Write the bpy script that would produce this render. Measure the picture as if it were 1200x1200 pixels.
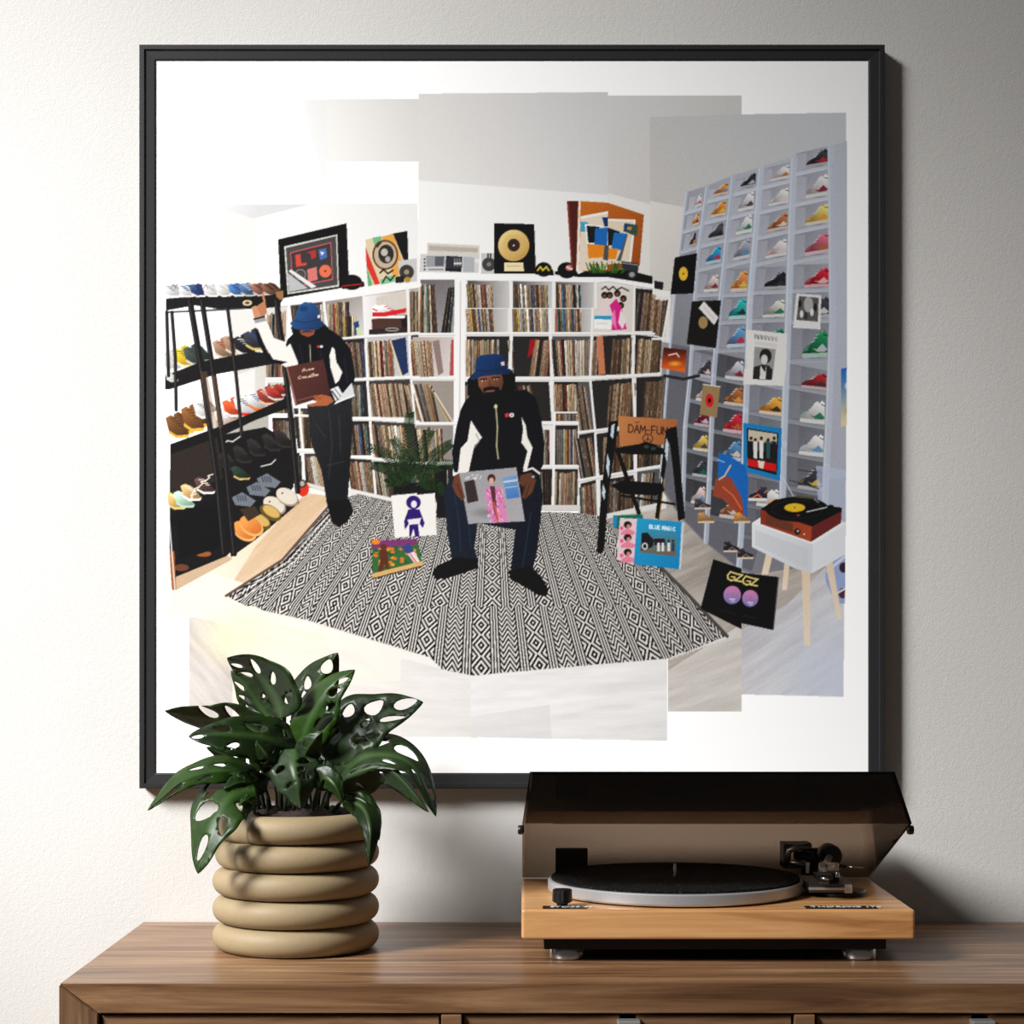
import bpy, bmesh, math, random
import numpy as np
from mathutils import Vector, Matrix, geometry

for o in list(bpy.data.objects): bpy.data.objects.remove(o)
SC = bpy.context.scene
COL = SC.collection

# ---------------------------------------------------------------- camera
# A level camera with a shifted lens looks along +Y at the wall.  Pixels (of the 1200 x 1200 frame) become points at a known distance.
FPX, VPX, VPY = 2294.0, 613.0, 752.0            # focal length in pixels, vanishing point
TOP_Z = 0.75                                    # sideboard top
CAM_Z = TOP_Z + 0.353
WALL_Y = 2.47
def at(px, py, y): return Vector(((px - VPX) * y / FPX, y, CAM_Z - (py - VPY) * y / FPX))
cam = bpy.data.cameras.new('camera'); cam_o = bpy.data.objects.new('camera', cam); COL.objects.link(cam_o)
cam.sensor_width = 36.0; cam.sensor_fit = 'HORIZONTAL'; cam.lens = FPX * 36.0 / 1200
cam.shift_x = -(VPX - 600) / 1200; cam.shift_y = (VPY - 600) / 1200
cam_o.location = (0, 0, CAM_Z); cam_o.rotation_euler = (math.pi / 2, 0, 0)
cam.clip_start = .02
SC.camera = cam_o

# ---------------------------------------------------------------- world and light
w = bpy.data.worlds.new('world'); SC.world = w; w.use_nodes = True
w.node_tree.nodes['Background'].inputs[0].default_value = (1.0, .97, .93, 1)
w.node_tree.nodes['Background'].inputs[1].default_value = .06
def area(name, loc, target, sx, sy, power, color, spread):
    l = bpy.data.lights.new(name, 'AREA'); l.shape = 'RECTANGLE'; l.size = sx; l.size_y = sy; l.energy = power; l.color = color; l.spread = math.radians(spread)
    o = bpy.data.objects.new(name, l); COL.objects.link(o); o.location = loc
    o.rotation_euler = (Vector(target) - Vector(loc)).to_track_quat('-Z', 'Y').to_euler()
    return o
area('window_light', (-3.4, 0.0, 3.7), (-0.72, WALL_Y, 1.26), 1.6, 1.6, 35, (1.0, .992, .982), 34)
SC.view_settings.view_transform = 'Standard'; SC.view_settings.look = 'None'
SC.view_settings.exposure = 0.0; SC.view_settings.gamma = 1.0; SC.view_settings.use_curve_mapping = False

# ---------------------------------------------------------------- helpers
def S2L(c): return tuple(((v / 12.92) if v <= .04045 else ((v + .055) / 1.055) ** 2.4) for v in (x / 255.0 for x in c))
class NT:
    def __init__(s, name):
        s.m = bpy.data.materials.new(name); s.m.use_nodes = True; s.t = s.m.node_tree; s.t.nodes.clear()
        s.out = s.n('ShaderNodeOutputMaterial'); s.b = s.n('ShaderNodeBsdfPrincipled'); s.l(s.b.outputs[0], s.out.inputs[0])
    def n(s, k, **kw):
        n = s.t.nodes.new(k)
        for a, v in kw.items(): setattr(n, a, v)
        return n
    def l(s, a, b): s.t.links.new(a, b)
    def set(s, **kw):
        for k, v in kw.items(): s.b.inputs[k.replace('_', ' ')].default_value = v
    def coord(s, scale=(1, 1, 1), kind='Object', rot=(0, 0, 0)):
        c = s.n('ShaderNodeTexCoord'); m = s.n('ShaderNodeMapping'); m.inputs['Scale'].default_value = scale; m.inputs['Rotation'].default_value = rot
        s.l(c.outputs[kind], m.inputs[0]); return m.outputs[0]
    def noise(s, vec, scale, detail=4, rough=.55, dist=0.0):
        n = s.n('ShaderNodeTexNoise'); n.inputs['Scale'].default_value = scale; n.inputs['Detail'].default_value = detail; n.inputs['Roughness'].default_value = rough; n.inputs['Distortion'].default_value = dist
        s.l(vec, n.inputs['Vector']); return n.outputs['Fac']
    def ramp(s, fac, stops):
        r = s.n('ShaderNodeValToRGB'); e = r.color_ramp.elements
        while len(e) < len(stops): e.new(.5)
        for k, (p, c) in enumerate(stops): e[k].position = p; e[k].color = (*c, 1) if len(c) == 3 else c
        s.l(fac, r.inputs[0]); return r.outputs[0]
    def mix(s, f, a, b, mode='MIX'):
        m = s.n('ShaderNodeMix', data_type='RGBA', blend_type=mode)
        if isinstance(f, float): m.inputs[0].default_value = f
        else: s.l(f, m.inputs[0])
        for k, v in ((6, a), (7, b)):
            if isinstance(v, tuple): m.inputs[k].default_value = (*v, 1)
            else: s.l(v, m.inputs[k])
        return m.outputs[2]
    def bump(s, h, strength, dist=.01):
        b = s.n('ShaderNodeBump'); b.inputs['Strength'].default_value = strength; b.inputs['Distance'].default_value = dist
        s.l(h, b.inputs['Height']); s.l(b.outputs[0], s.b.inputs['Normal'])
def plain(name, col, rough=.5, metal=0.0, bump=0.0, bscale=300, var=.06, **kw):
    t = NT(name); c = S2L(col)
    f = t.noise(t.coord(), bscale, 3)
    col_ = t.ramp(f, [(.3, tuple(x * (1 - var) for x in c)), (.7, tuple(min(1, x * (1 + var)) for x in c))])
    t.l(col_, t.b.inputs['Base Color']); t.set(Roughness=rough, Metallic=metal, **kw)
    if bump: t.bump(f, bump, .002)
    return t.m
def wood(name, stops, grain, rough, axis='X', fine=1.0, cathedral=.0, seed=0.0):
    t = NT(name)
    sc = {'X': (1, 14, 14), 'Z': (14, 14, 1), 'Y': (14, 1, 14)}[axis]
    v = t.coord(sc)
    a = t.n('ShaderNodeVectorMath', operation='ADD'); t.l(v, a.inputs[0]); a.inputs[1].default_value = (seed, seed * 2, seed * 3); v = a.outputs[0]
    f1 = t.noise(v, grain, 5, .6, .8)
    sc2 = {'X': (1, 60, 60), 'Z': (60, 60, 1), 'Y': (60, 1, 60)}[axis]
    f2 = t.noise(t.coord(sc2), grain * 1.6, 4, .7)
    c1 = t.ramp(f1, stops)
    c2 = t.ramp(f2, [(.35, (.62, .58, .55)), (.6, (1, 1, 1))])
    t.l(t.mix(.55 * fine, c1, c2, 'MULTIPLY'), t.b.inputs['Base Color'])
    rr = t.ramp(f2, [(.3, (rough * 1.15,) * 3), (.7, (rough * .85,) * 3)]); t.l(rr, t.b.inputs['Roughness'])
    t.bump(f2, .10, .0010)
    return t.m

def link(name, mesh, parent=None, mats=(), smooth=False):
    o = bpy.data.objects.new(name, mesh); COL.objects.link(o)
    for m in (mats if isinstance(mats, (list, tuple)) else [mats]): mesh.materials.append(m)
    if parent is not None: o.parent = parent
    if smooth:
        for p in mesh.polygons: p.use_smooth = True
    return o
def from_bm(name, bm, mat, parent=None, smooth=False, loc=None):
    me = bpy.data.meshes.new(name); bmesh.ops.recalc_face_normals(bm, faces=bm.faces[:]); bm.to_mesh(me); bm.free()
    o = link(name, me, parent, mat, smooth)
    if loc is not None: o.location = loc
    return o
def empty(name, loc):
    o = bpy.data.objects.new(name, None); COL.objects.link(o); o.location = loc; o.empty_display_size = .05; return o
def tag(o, label=None, cat=None, group=None, kind=None):
    for k, v in (('label', label), ('category', cat), ('group', group), ('kind', kind)):
        if v: o[k] = v
    return o
def bm_box(bm, lo, hi, bevel=0.0, seg=2):
    lo, hi = Vector(lo), Vector(hi)
    r = bmesh.ops.create_cube(bm, size=1.0); vs = r['verts']
    for v in vs: v.co = Vector((lo[i] + (v.co[i] + .5) * (hi[i] - lo[i]) for i in range(3)))
    if bevel:
        es = list({e for v in vs for e in v.link_edges})
        bmesh.ops.bevel(bm, geom=es, offset=bevel, segments=seg, affect='EDGES', profile=.6)
def box(name, lo, hi, mat, parent=None, bevel=0.0, seg=2, smooth=False):
    """a box between two points given in the parent's own frame"""
    lo, hi = Vector(lo), Vector(hi); c = (lo + hi) / 2
    bm = bmesh.new(); bm_box(bm, lo - c, hi - c, bevel, seg)
    return from_bm(name, bm, mat, parent, smooth, c)
def bm_lathe(bm, prof, n=48, axis='Z', cap=True, center=(0, 0, 0)):
    cx = Vector(center); rings = []
    for r, z in prof:
        ring = []
        for k in range(n):
            a = 2 * math.pi * k / n; p = Vector((r * math.cos(a), r * math.sin(a), z))
            if axis == 'X': p = Vector((p.z, p.x, p.y))
            if axis == 'Y': p = Vector((p.x, p.z, p.y))
            ring.append(bm.verts.new(p + cx))
        rings.append(ring)
    for a, b in zip(rings[:-1], rings[1:]):
        for k in range(n): bm.faces.new((a[k], a[(k + 1) % n], b[(k + 1) % n], b[k]))
    if cap:
        bm.faces.new(rings[0][::-1]); bm.faces.new(rings[-1])
def lathe(name, prof, mat, parent, loc=(0, 0, 0), n=48, axis='Z', smooth=True, cap=True):
    bm = bmesh.new(); bm_lathe(bm, prof, n, axis, cap)
    o = from_bm(name, bm, mat, parent, False, loc)
    if smooth:
        me = o.data; me.shade_smooth() if hasattr(me, 'shade_smooth') else None
        try: me.set_sharp_from_angle(angle=math.radians(38))
        except Exception: pass
    return o
def bm_tube(bm, pts, rad, n=10):
    pts = [Vector(p) for p in pts]; rings = []
    up = Vector((0, 0, 1))
    for i, p in enumerate(pts):
        d = (pts[min(i + 1, len(pts) - 1)] - pts[max(i - 1, 0)]).normalized()
        x = d.cross(up)
        if x.length < 1e-3: x = d.cross(Vector((0, 1, 0)))
        x.normalize(); y = d.cross(x)
        r = rad[i] if isinstance(rad, (list, tuple)) else rad
        rings.append([bm.verts.new(p + (x * math.cos(2 * math.pi * k / n) + y * math.sin(2 * math.pi * k / n)) * r) for k in range(n)])
    for a, b in zip(rings[:-1], rings[1:]):
        for k in range(n): bm.faces.new((a[k], a[(k + 1) % n], b[(k + 1) % n], b[k]))
    bm.faces.new(rings[0][::-1]); bm.faces.new(rings[-1])
def tube(name, pts, rad, mat, parent, n=10):
    c = Vector(pts[0]); bm = bmesh.new(); bm_tube(bm, [Vector(p) - c for p in pts], rad, n)
    return from_bm(name, bm, mat, parent, True, c)

# ---------------------------------------------------------------- the printed photograph
# The print is flat ink on paper.  It is drawn here as a set of shapes on a sheet whose
# own coordinates run 182..1018 (across) and 70..906 (down), then stored as ink colours
# on the sheet's mesh.
PX0, PY0, PW = 182.0, 70.0, 836
SS = 2
ART_RNG = np.random.RandomState(11)

class Sheet:
    def __init__(s):
        n = PW * SS
        s.n = n
        s.c = np.full((n, n, 3), 255.0, np.float32)
        s.ink = np.zeros((n, n), np.float32)
    def box(s, pts, pad=1.0):
        p = np.asarray(pts, np.float64)
        x0 = max(0, int((p[:, 0].min() - pad - PX0) * SS)); x1 = min(s.n, int((p[:, 0].max() + pad - PX0) * SS) + 2)
        y0 = max(0, int((p[:, 1].min() - pad - PY0) * SS)); y1 = min(s.n, int((p[:, 1].max() + pad - PY0) * SS) + 2)
        if x1 <= x0 or y1 <= y0: return None
        X = (np.arange(x0, x1) + .5) / SS + PX0; Y = (np.arange(y0, y1) + .5) / SS + PY0
        return x0, x1, y0, y1, X[None, :], Y[:, None]
    def put(s, b, m, col, a=1.0):
        x0, x1, y0, y1, X, Y = b
        if callable(col): col = col(X, Y)
        col = np.asarray(col, np.float32)
        w = (m * a).astype(np.float32)[..., None]
        r = s.c[y0:y1, x0:x1]
        r += (col - r) * w
    def mask(s, pts, b):
        x0, x1, y0, y1, X, Y = b
        m = np.zeros((y1 - y0, x1 - x0), bool)
        n = len(pts)
        for i in range(n):
            ax, ay = pts[i]; bx_, by_ = pts[(i + 1) % n]
            if ay == by_: continue
            c = ((ay > Y) != (by_ > Y)) & (X < (bx_ - ax) * (Y - ay) / (by_ - ay) + ax)
            m ^= c
        return m
    def poly(s, pts, col, a=1.0):
        b = s.box(pts)
        if b: s.put(b, s.mask(pts, b), col, a)
    def line(s, pts, w, col, a=1.0):
        for (ax, ay), (bx_, by_) in zip(pts[:-1], pts[1:]):
            b = s.box([(ax, ay), (bx_, by_)], w)
            if not b: continue
            X, Y = b[4], b[5]
            dx, dy = bx_ - ax, by_ - ay; L2 = dx * dx + dy * dy + 1e-9
            t = np.clip(((X - ax) * dx + (Y - ay) * dy) / L2, 0, 1)
            d = np.hypot(X - ax - t * dx, Y - ay - t * dy)
            s.put(b, np.clip((w / 2 - d) * SS + .5, 0, 1), col, a)
    def ell(s, cx, cy, rx, ry, col, a=1.0, rot=0.0, soft=0.0):
        r = max(rx, ry)
        b = s.box([(cx - r, cy - r), (cx + r, cy + r)])
        if not b: return
        X, Y = b[4] - cx, b[5] - cy
        c_, s_ = math.cos(rot), math.sin(rot)
        q = np.hypot((X * c_ + Y * s_) / rx, (-X * s_ + Y * c_) / ry)
        m = np.clip((1 - q) / soft, 0, 1) if soft else np.clip((1 - q) * min(rx, ry) * SS + .5, 0, 1)
        s.put(b, m, col, a)

def lin(p0, c0, p1, c1):
    p0 = np.array(p0, float); p1 = np.array(p1, float); d = p1 - p0; L = d @ d
    c0 = np.array(c0, np.float32); c1 = np.array(c1, np.float32)
    def f(X, Y):
        t = np.clip(((X - p0[0]) * d[0] + (Y - p0[1]) * d[1]) / L, 0, 1)[..., None]
        return c0 + (c1 - c0) * t
    return f

def vnoise(X, Y, fx, fy, seed=0):
    r = np.random.RandomState(seed).rand(64, 64)
    x = X * fx; y = Y * fy
    xi = np.floor(x).astype(int); yi = np.floor(y).astype(int)
    xf = x - xi; yf = y - yi
    xf = xf * xf * (3 - 2 * xf); yf = yf * yf * (3 - 2 * yf)
    g = lambda i, j: r[i % 64, j % 64]
    return (g(yi, xi) * (1 - xf) + g(yi, xi + 1) * xf) * (1 - yf) + (g(yi + 1, xi) * (1 - xf) + g(yi + 1, xi + 1) * xf) * yf

GLYPH = {
 'A': [[(0, 0), (.35, 1), (.7, 0)], [(.13, .38), (.57, .38)]], 'B': [[(0, 0), (0, 1), (.45, 1), (.6, .8), (.45, .55), (0, .55)], [(.45, .55), (.65, .28), (.45, 0), (0, 0)]],
 'C': [[(.65, .85), (.4, 1), (.1, .85), (0, .5), (.1, .15), (.4, 0), (.65, .15)]], 'D': [[(0, 0), (0, 1), (.35, 1), (.65, .7), (.65, .3), (.35, 0), (0, 0)]],
 'E': [[(.6, 0), (0, 0), (0, 1), (.6, 1)], [(0, .52), (.5, .52)]], 'F': [[(0, 0), (0, 1), (.6, 1)], [(0, .52), (.5, .52)]],
 'G': [[(.65, .85), (.4, 1), (.1, .85), (0, .5), (.1, .15), (.4, 0), (.65, .1), (.65, .48), (.35, .48)]], 'I': [[(.3, 0), (.3, 1)]],
 'K': [[(0, 0), (0, 1)], [(.6, 1), (0, .45)], [(.2, .6), (.65, 0)]], 'L': [[(0, 1), (0, 0), (.6, 0)]], 'M': [[(0, 0), (.08, 1), (.4, .35), (.72, 1), (.8, 0)]],
 'N': [[(0, 0), (0, 1), (.6, 0), (.6, 1)]], 'S': [[(.6, .88), (.3, 1), (.03, .8), (.15, .57), (.5, .45), (.62, .2), (.3, 0), (0, .12)]],
 'U': [[(0, 1), (0, .2), (.3, 0), (.6, .2), (.6, 1)]], 'Z': [[(0, 1), (.65, 1), (0, 0), (.65, 0)]], '-': [[(.1, .45), (.5, .45)]], ' ': [],
 'W': [[(0, 1), (.2, 0), (.4, .7), (.6, 0), (.8, 1)]], 'O': [[(.3, 1), (.05, .75), (.05, .25), (.3, 0), (.58, .25), (.58, .75), (.3, 1)]],
 'R': [[(0, 0), (0, 1), (.45, 1), (.6, .78), (.45, .52), (0, .52)], [(.3, .52), (.65, 0)]], 'T': [[(0, 1), (.65, 1)], [(.32, 1), (.32, 0)]],
 'Y': [[(0, 1), (.3, .5), (.6, 1)], [(.3, .5), (.3, 0)]], 'H': [[(0, 0), (0, 1)], [(.6, 0), (.6, 1)], [(0, .5), (.6, .5)]],
 'p': [[(0, -.1), (.15, 1), (.5, 1), (.55, .6), (.12, .5)]], 'r': [[(0, 0), (.1, .5), (.4, .5)]], 'i': [[(0, .5), (.1, 0), (.3, .1)]], 'n': [[(0, 0), (.08, .5), (.35, .45), (.35, 0)]],
 'c': [[(.4, .45), (.1, .45), (.05, .05), (.4, .08)]], 'e': [[(0, .25), (.35, .32), (.2, .52), (.03, .25), (.12, 0), (.4, .1)]], 'a': [[(.35, .45), (.05, .35), (.1, 0), (.35, .15), (.35, .5), (.42, 0)]],
 'o': [[(.2, .5), (0, .25), (.2, 0), (.4, .25), (.2, .5)]], 'x': [[(0, .5), (.4, 0)], [(.4, .5), (0, 0)]], 't': [[(.15, .9), (.12, .1), (.35, .05)], [(0, .55), (.35, .55)]], 'l': [[(.1, 1), (.05, .05), (.3, .05)]],
 'u': [[(0, .5), (.02, .05), (.3, .1), (.35, .5), (.38, 0)]],
}
def write(S, txt, x, y, dx, dy, ux, uy, w, col, gap=.85):
    """letters on a baseline from (x, y); (dx, dy) is one em across, (ux, uy) one cap height up"""
    p = 0.0
    for ch in txt:
        for st in GLYPH.get(ch, []):
            S.line([(x + (p + a) * dx + b * ux, y + (p + a) * dy + b * uy) for a, b in st], w, col)
        p += gap * (.55 if ch.islower() else (.5 if ch == ' ' else 1))

REC = np.array([(196, 178, 150), (150, 120, 92), (92, 72, 58), (58, 50, 46), (226, 216, 200), (238, 234, 226), (170, 100, 84), (140, 58, 54),
                (84, 124, 124), (184, 158, 82), (74, 92, 122), (206, 170, 140), (120, 112, 106), (168, 160, 150), (214, 190, 160), (40, 40, 44)], np.float32)
def lerp(a, b, t): return (a[0] + (b[0] - a[0]) * t, a[1] + (b[1] - a[1]) * t)
def records(S, q, lo=0.0, hi=1.0, lean=0.0, dark=1.0, warm=0.0, step=2.0, top=.07, jit=.05, bg=None):
    """a row of record spines in the shelf cell q (TL, TR, BR, BL)"""
    TL, TR, BR, BL = q
    if bg is not None: S.poly(q, bg)
    W = math.hypot(BR[0] - BL[0], BR[1] - BL[1])
    t = lo
    while t < hi:
        w = step * (.6 + .9 * ART_RNG.rand()) / W
        t2 = min(hi, t + w)
        k = ART_RNG.randint(len(REC)); c = REC[k].copy()
        if ART_RNG.rand() < .42: c = REC[[0, 1, 2, 4, 5, 11, 13, 14, 12][ART_RNG.randint(9)]].copy()
        if ART_RNG.rand() < warm: c = REC[[0, 1, 1, 2, 11][ART_RNG.randint(5)]].copy()
        c = c * dark * (.78 + .4 * ART_RNG.rand())
        h = top + jit * ART_RNG.rand()
        ln = lean * (1 - .3 * (t - lo) / max(hi - lo, .01))
        a = lerp(lerp(TL, TR, t + ln * (1 - h)), lerp(BL, BR, t), h); b = lerp(lerp(TL, TR, t2 + ln * (1 - h)), lerp(BL, BR, t2), h)
        p = [a, b, lerp(BL, BR, t2), lerp(BL, BR, t)]
        S.poly(p, lin(a, c, p[3], c * .86))
        e = lerp(a, b, .8); f = lerp(p[3], p[2], .8)
        S.poly([e, b, p[2], f], c * .42)
        for _ in range(2):                                         # tiny spine titles
            u = .1 + .7 * ART_RNG.rand(); v = u + .05 + .08 * ART_RNG.rand()
            S.line([lerp(lerp(a, p[3], u), lerp(b, p[2], u), .4), lerp(lerp(a, p[3], v), lerp(b, p[2], v), .4)], .55, np.clip(c * (.5 if c.mean() > 110 else 1.9), 0, 245), .7)
        t = t2

def shoe(S, x, y, w, h, up, sole, acc, flip=1, tilt=0.0):
    """side view of a lace-up shoe, toe to +x (flip 1) or -x (flip -1); (x, y) is the heel's bottom corner"""
    c_, s_ = math.cos(tilt), math.sin(tilt)
    def T(u, v): return (x + flip * (u * w * c_ - v * h * s_ * .0) , y - v * h + u * w * s_)
    up = np.array(up, float)
    S.poly([T(*p) for p in [(0, .12), (.0, .8), (.1, .98), (.2, .9), (.3, .98), (.42, .92), (.55, .66), (.75, .5), (.93, .42), (1, .25), (1, .1)]], lin(T(.4, .95), np.clip(up * 1.18 + 8, 0, 255), T(.5, .1), up * .72))
    S.poly([T(*p) for p in [(0, .0), (0, .16), (.4, .18), (.98, .2), (1.02, .08), (.97, 0)]], sole)
    S.line([T(.3, .22), T(.5, .42), T(.72, .26)], max(.8, h * .1), acc)
    S.line([T(.02, .7), T(.14, .55)], max(.7, h * .09), acc)
    for k in range(3):
        S.line([T(.36 + .1 * k, .84 - .12 * k), T(.46 + .1 * k, .86 - .12 * k)], .8, acc)

def pair_toes(S, x, y, w, h, up, sole, acc, n=2, dx=None):
    """shoes seen from the toe side, on a rack shelf"""
    dx = dx or w * .8
    up = np.array(up, float)
    for k in range(n):
        X = x + k * dx; Y = y - k * dx * .42
        S.poly([(X - w * .5, Y - h * .9), (X - w * .25, Y - h * 1.05), (X + w * .1, Y - h * .85), (X + w * .45, Y - h * .38), (X + w * .62, Y - h * .1), (X + w * .5, Y), (X, Y + h * .02), (X - w * .35, Y - h * .25)], lin((X - w * .3, Y - h), np.clip(up * 1.2 + 10, 0, 255), (X + w * .2, Y), up * .75))
        S.poly([(X - w * .36, Y - h * .28), (X, Y - h * .02), (X + w * .5, Y - h * .04), (X + w * .64, Y - h * .12), (X + w * .56, Y + h * .1), (X, Y + h * .14), (X - w * .36, Y - h * .12)], sole)
        for j in range(4):
            S.line([(X - w * (.26 - .13 * j), Y - h * (.86 - .12 * j)), (X + w * (.02 + .1 * j), Y - h * (.88 - .13 * j))], .9, acc)
def wood_floor(base, seed, ang, plank=.05, amp=14):
    base = np.array(base, np.float32)
    ca, sa = math.cos(ang), math.sin(ang)
    def f(X, Y):
        u = X * ca + Y * sa; v = -X * sa + Y * ca
        n = vnoise(u, v, .02, .16, seed) + .5 * vnoise(u, v, .06, .55, seed + 1) - .75
        k = np.floor(v * plank); n2 = np.sin(k * 12.9 + seed) * .35
        return base + ((n + n2) * amp)[..., None]
    return f

def shelf_lines(S, segs, w=3.2, col=(236, 235, 233), sh=(150, 146, 143)):
    for s in segs:
        S.line([(x + .2, y + w * .5 + .5) for x, y in s], 1.2, sh, .5)
        S.line(s, w, col)

def paint_room(S):
    # ---- ceiling and wall panels of the collage
    S.poly([(316, 118), (491, 117), (491, 240), (316, 240)], lin((330, 150), (255, 255, 255), (488, 120), (226, 223, 220)))
    S.poly([(383, 189), (491, 189), (491, 241), (383, 241)], (253, 253, 251))
    S.poly([(384, 120), (491, 117), (491, 190), (384, 190)], lin((384, 150), (250, 247, 244), (490, 128), (226, 223, 220)))
    S.poly([(210, 240), (490, 239), (492, 400), (210, 400)], lin((215, 300), (252, 251, 249), (480, 330), (240, 239, 237)))
    S.poly([(210, 240), (246, 240), (297, 258), (299, 350), (258, 345), (253, 287), (210, 277)], lin((215, 250), (240, 238, 235), (297, 300), (238, 233, 228)))
    S.poly([(246, 240), (362, 240), (297, 257)], lin((270, 240), (232, 232, 232), (297, 257), (218, 218, 218)))
    S.line([(298, 258), (300, 345)], 1.2, (226, 222, 216))
    S.poly([(195, 277), (210, 275), (253, 286), (258, 350), (195, 350)], (254, 254, 254))
    S.line([(210, 276), (253, 286), (255, 300)], 1.6, (222, 223, 226))
    S.poly([(491, 111), (712, 109), (712, 229), (491, 212)], lin((500, 200), (230, 226, 222), (705, 115), (210, 210, 211)))
    S.poly([(491, 212), (712, 229), (712, 335), (491, 335)], lin((495, 250), (249, 248, 245), (705, 300), (234, 233, 231)))
    S.poly([(712, 113), (868, 113), (868, 330), (712, 330)], lin((715, 120), (212, 211, 211), (780, 240), (205, 202, 199)))
    S.poly([(712, 227), (762, 240), (762, 335), (712, 335)], lin((712, 230), (232, 229, 225), (762, 320), (222, 218, 212)))
    S.poly([(761, 138), (868, 135), (990, 133), (990, 420), (761, 420)], lin((770, 250), (196, 193, 190), (985, 140), (203, 207, 213)))
    S.poly([(761, 236), (800, 243), (792, 345), (761, 340)], lin((761, 240), (224, 220, 214), (795, 330), (206, 201, 195)))
    S.poly([(800, 243), (826, 222), (812, 330), (792, 340)], (196, 193, 192))
    # ---- floors
    S.poly([(200, 640), (420, 560), (420, 640), (280, 720), (200, 722)], lin((210, 700), (252, 240, 220), (390, 590), (214, 184, 154)))
    S.poly([(300, 640), (360, 575), (420, 570), (340, 655), (262, 700)], wood_floor((212, 180, 148), 3, -.7, .12, 18), .8)
    S.poly([(201, 655), (262, 675), (400, 715), (560, 760), (560, 864), (223, 840), (223, 720), (201, 720)], lin((230, 690), (248, 236, 216), (540, 850), (236, 233, 230)))
    S.poly([(223, 721), (274, 731), (274, 840), (223, 840)], wood_floor((214, 206, 200), 5, .85, .06, 26))
    S.poly([(274, 722), (380, 742), (400, 800), (330, 830), (274, 830)], lin((285, 735), (255, 244, 206), (400, 800), (244, 228, 212)))
    S.poly([(274, 734), (300, 726), (420, 760), (500, 850), (380, 850), (340, 800), (274, 790)], wood_floor((240, 228, 216), 8, .2, .03, 16), .6)
    S.ell(282, 745, 62, 45, (255, 246, 196), .9, soft=1.0)
    S.poly([(340, 790), (410, 800), (545, 792), (552, 862), (500, 864), (340, 860)], wood_floor((230, 224, 220), 13, .08, .035, 18), .7)
    S.poly([(470, 770), (553, 790), (553, 864), (470, 864)], wood_floor((232, 228, 225), 14, .06, .04, 16), .8)
    S.poly([(552, 788), (640, 775), (781, 765), (781, 866), (552, 862)], wood_floor((229, 227, 226), 17, -.08, .035, 18))
    S.poly([(552, 838), (644, 824), (646, 864), (552, 862)], (212, 210, 209), .5)
    S.poly([(700, 600), (800, 560), (990, 560), (990, 814), (868, 812), (868, 832), (782, 832), (782, 770), (848, 742)], wood_floor((176, 168, 161), 21, -.42, .05, 30))
    S.poly([(782, 784), (868, 730), (868, 832), (782, 832)], wood_floor((212, 206, 200), 23, -.35, .04, 20))
    S.poly([(868, 736), (920, 708), (990, 640), (990, 814), (868, 812)], wood_floor((200, 199, 203), 25, -.6, .05, 24))
    S.ell(985, 790, 95, 95, (200, 208, 228), .75, soft=.8)
    S.poly([(990, 120), (1018, 120), (1018, 830), (987, 830)], (255, 255, 255))

def rug_pattern(X, Y, yc=400.0, k=309 / 31.0, vk=8000.0, off=0.0, vo=100.0):
    X, Y = np.broadcast_arrays(X, Y)
    u = (X - 577 + off) * k / np.maximum(Y - yc, 20)
    r = np.hypot(X - 577, Y - yc)
    v = -vk / (r + vo)
    cell = np.floor(u + .5); f = u + .5 - cell                      # f 0..1 across one stripe unit, centred on the pattern field
    band = (f < .18) | (f > .82)
    fb = np.where(f < .18, f + .18, f - .82) / .36
    lines = (np.floor(fb * 7) % 2) == 0
    g = (f - .18) / .64 * 2 - 1                                      # -1..1 across the field
    vf = v - np.floor(v)
    dia = np.abs(g) * 1.0 + np.abs(vf - .5) * 2
    dlines = (np.floor(dia * 3.6 + .45) % 2) == 1
    zz = v * 2.4 + np.abs(((g * 1.5) % 2) - 1) * 1.0
    zlines = (np.floor(zz * 3.3) % 2) == 0
    field = np.where(cell % 2 == 0, dlines, zlines)
    return np.where(band, lines, field)

def paint_rug(S):
    dark = np.array((18, 16, 16), np.float32); lite = np.array((226, 221, 215), np.float32)
    def fill(**k):
        def f(X, Y):
            m = rug_pattern(X, Y, **k).astype(np.float32)[..., None]
            return lite * (1 - m) + dark * m
        return f
    S.poly([(386, 588), (420, 578), (500, 596), (680, 600), (704, 604), (760, 640), (775, 666), (852, 745), (848, 748), (783, 771), (700, 778), (610, 786), (554, 791), (519, 784), (505, 770), (420, 745), (360, 727), (310, 716), (266, 697), (332, 655)], lite)
    S.poly([(386, 590), (420, 578), (500, 596), (680, 600), (704, 604), (760, 640), (775, 666), (850, 744), (800, 764), (760, 709), (290, 709), (266, 697), (332, 655)], fill())
    S.poly([(300, 709), (822, 709), (846, 742), (783, 770), (700, 777), (610, 785), (554, 790), (519, 783), (505, 769), (420, 743), (360, 725), (310, 714)], fill(yc=330.0, k=395 / 30.0, off=13.0, vk=8600, vo=40.0))
    S.line([(388, 590), (332, 655), (266, 697)], 3.0, (104, 84, 74))
    S.line([(765, 655), (800, 690), (851, 744)], 4.2, (84, 80, 77))
    for k in range(4):
        S.line([(393 + k * 3.0, 592 - k * .3), (336 + k * 3.2, 656 + k * .5), (272 + k * 3.6, 698 + k * 1.2)], 1.1, (36, 32, 32) if k % 2 == 0 else (228, 222, 216))
    for t in np.linspace(0, 1, 90):                                   # fringe
        x = 300 + t * 548
        y = np.interp(x, [264, 310, 420, 505, 519, 554, 610, 700, 783, 852], [699, 716, 745, 770, 784, 791, 786, 778, 771, 745])
        S.line([(x, y - 1), (x + .6, y + 1.8)], .8, (236, 231, 226))

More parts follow.
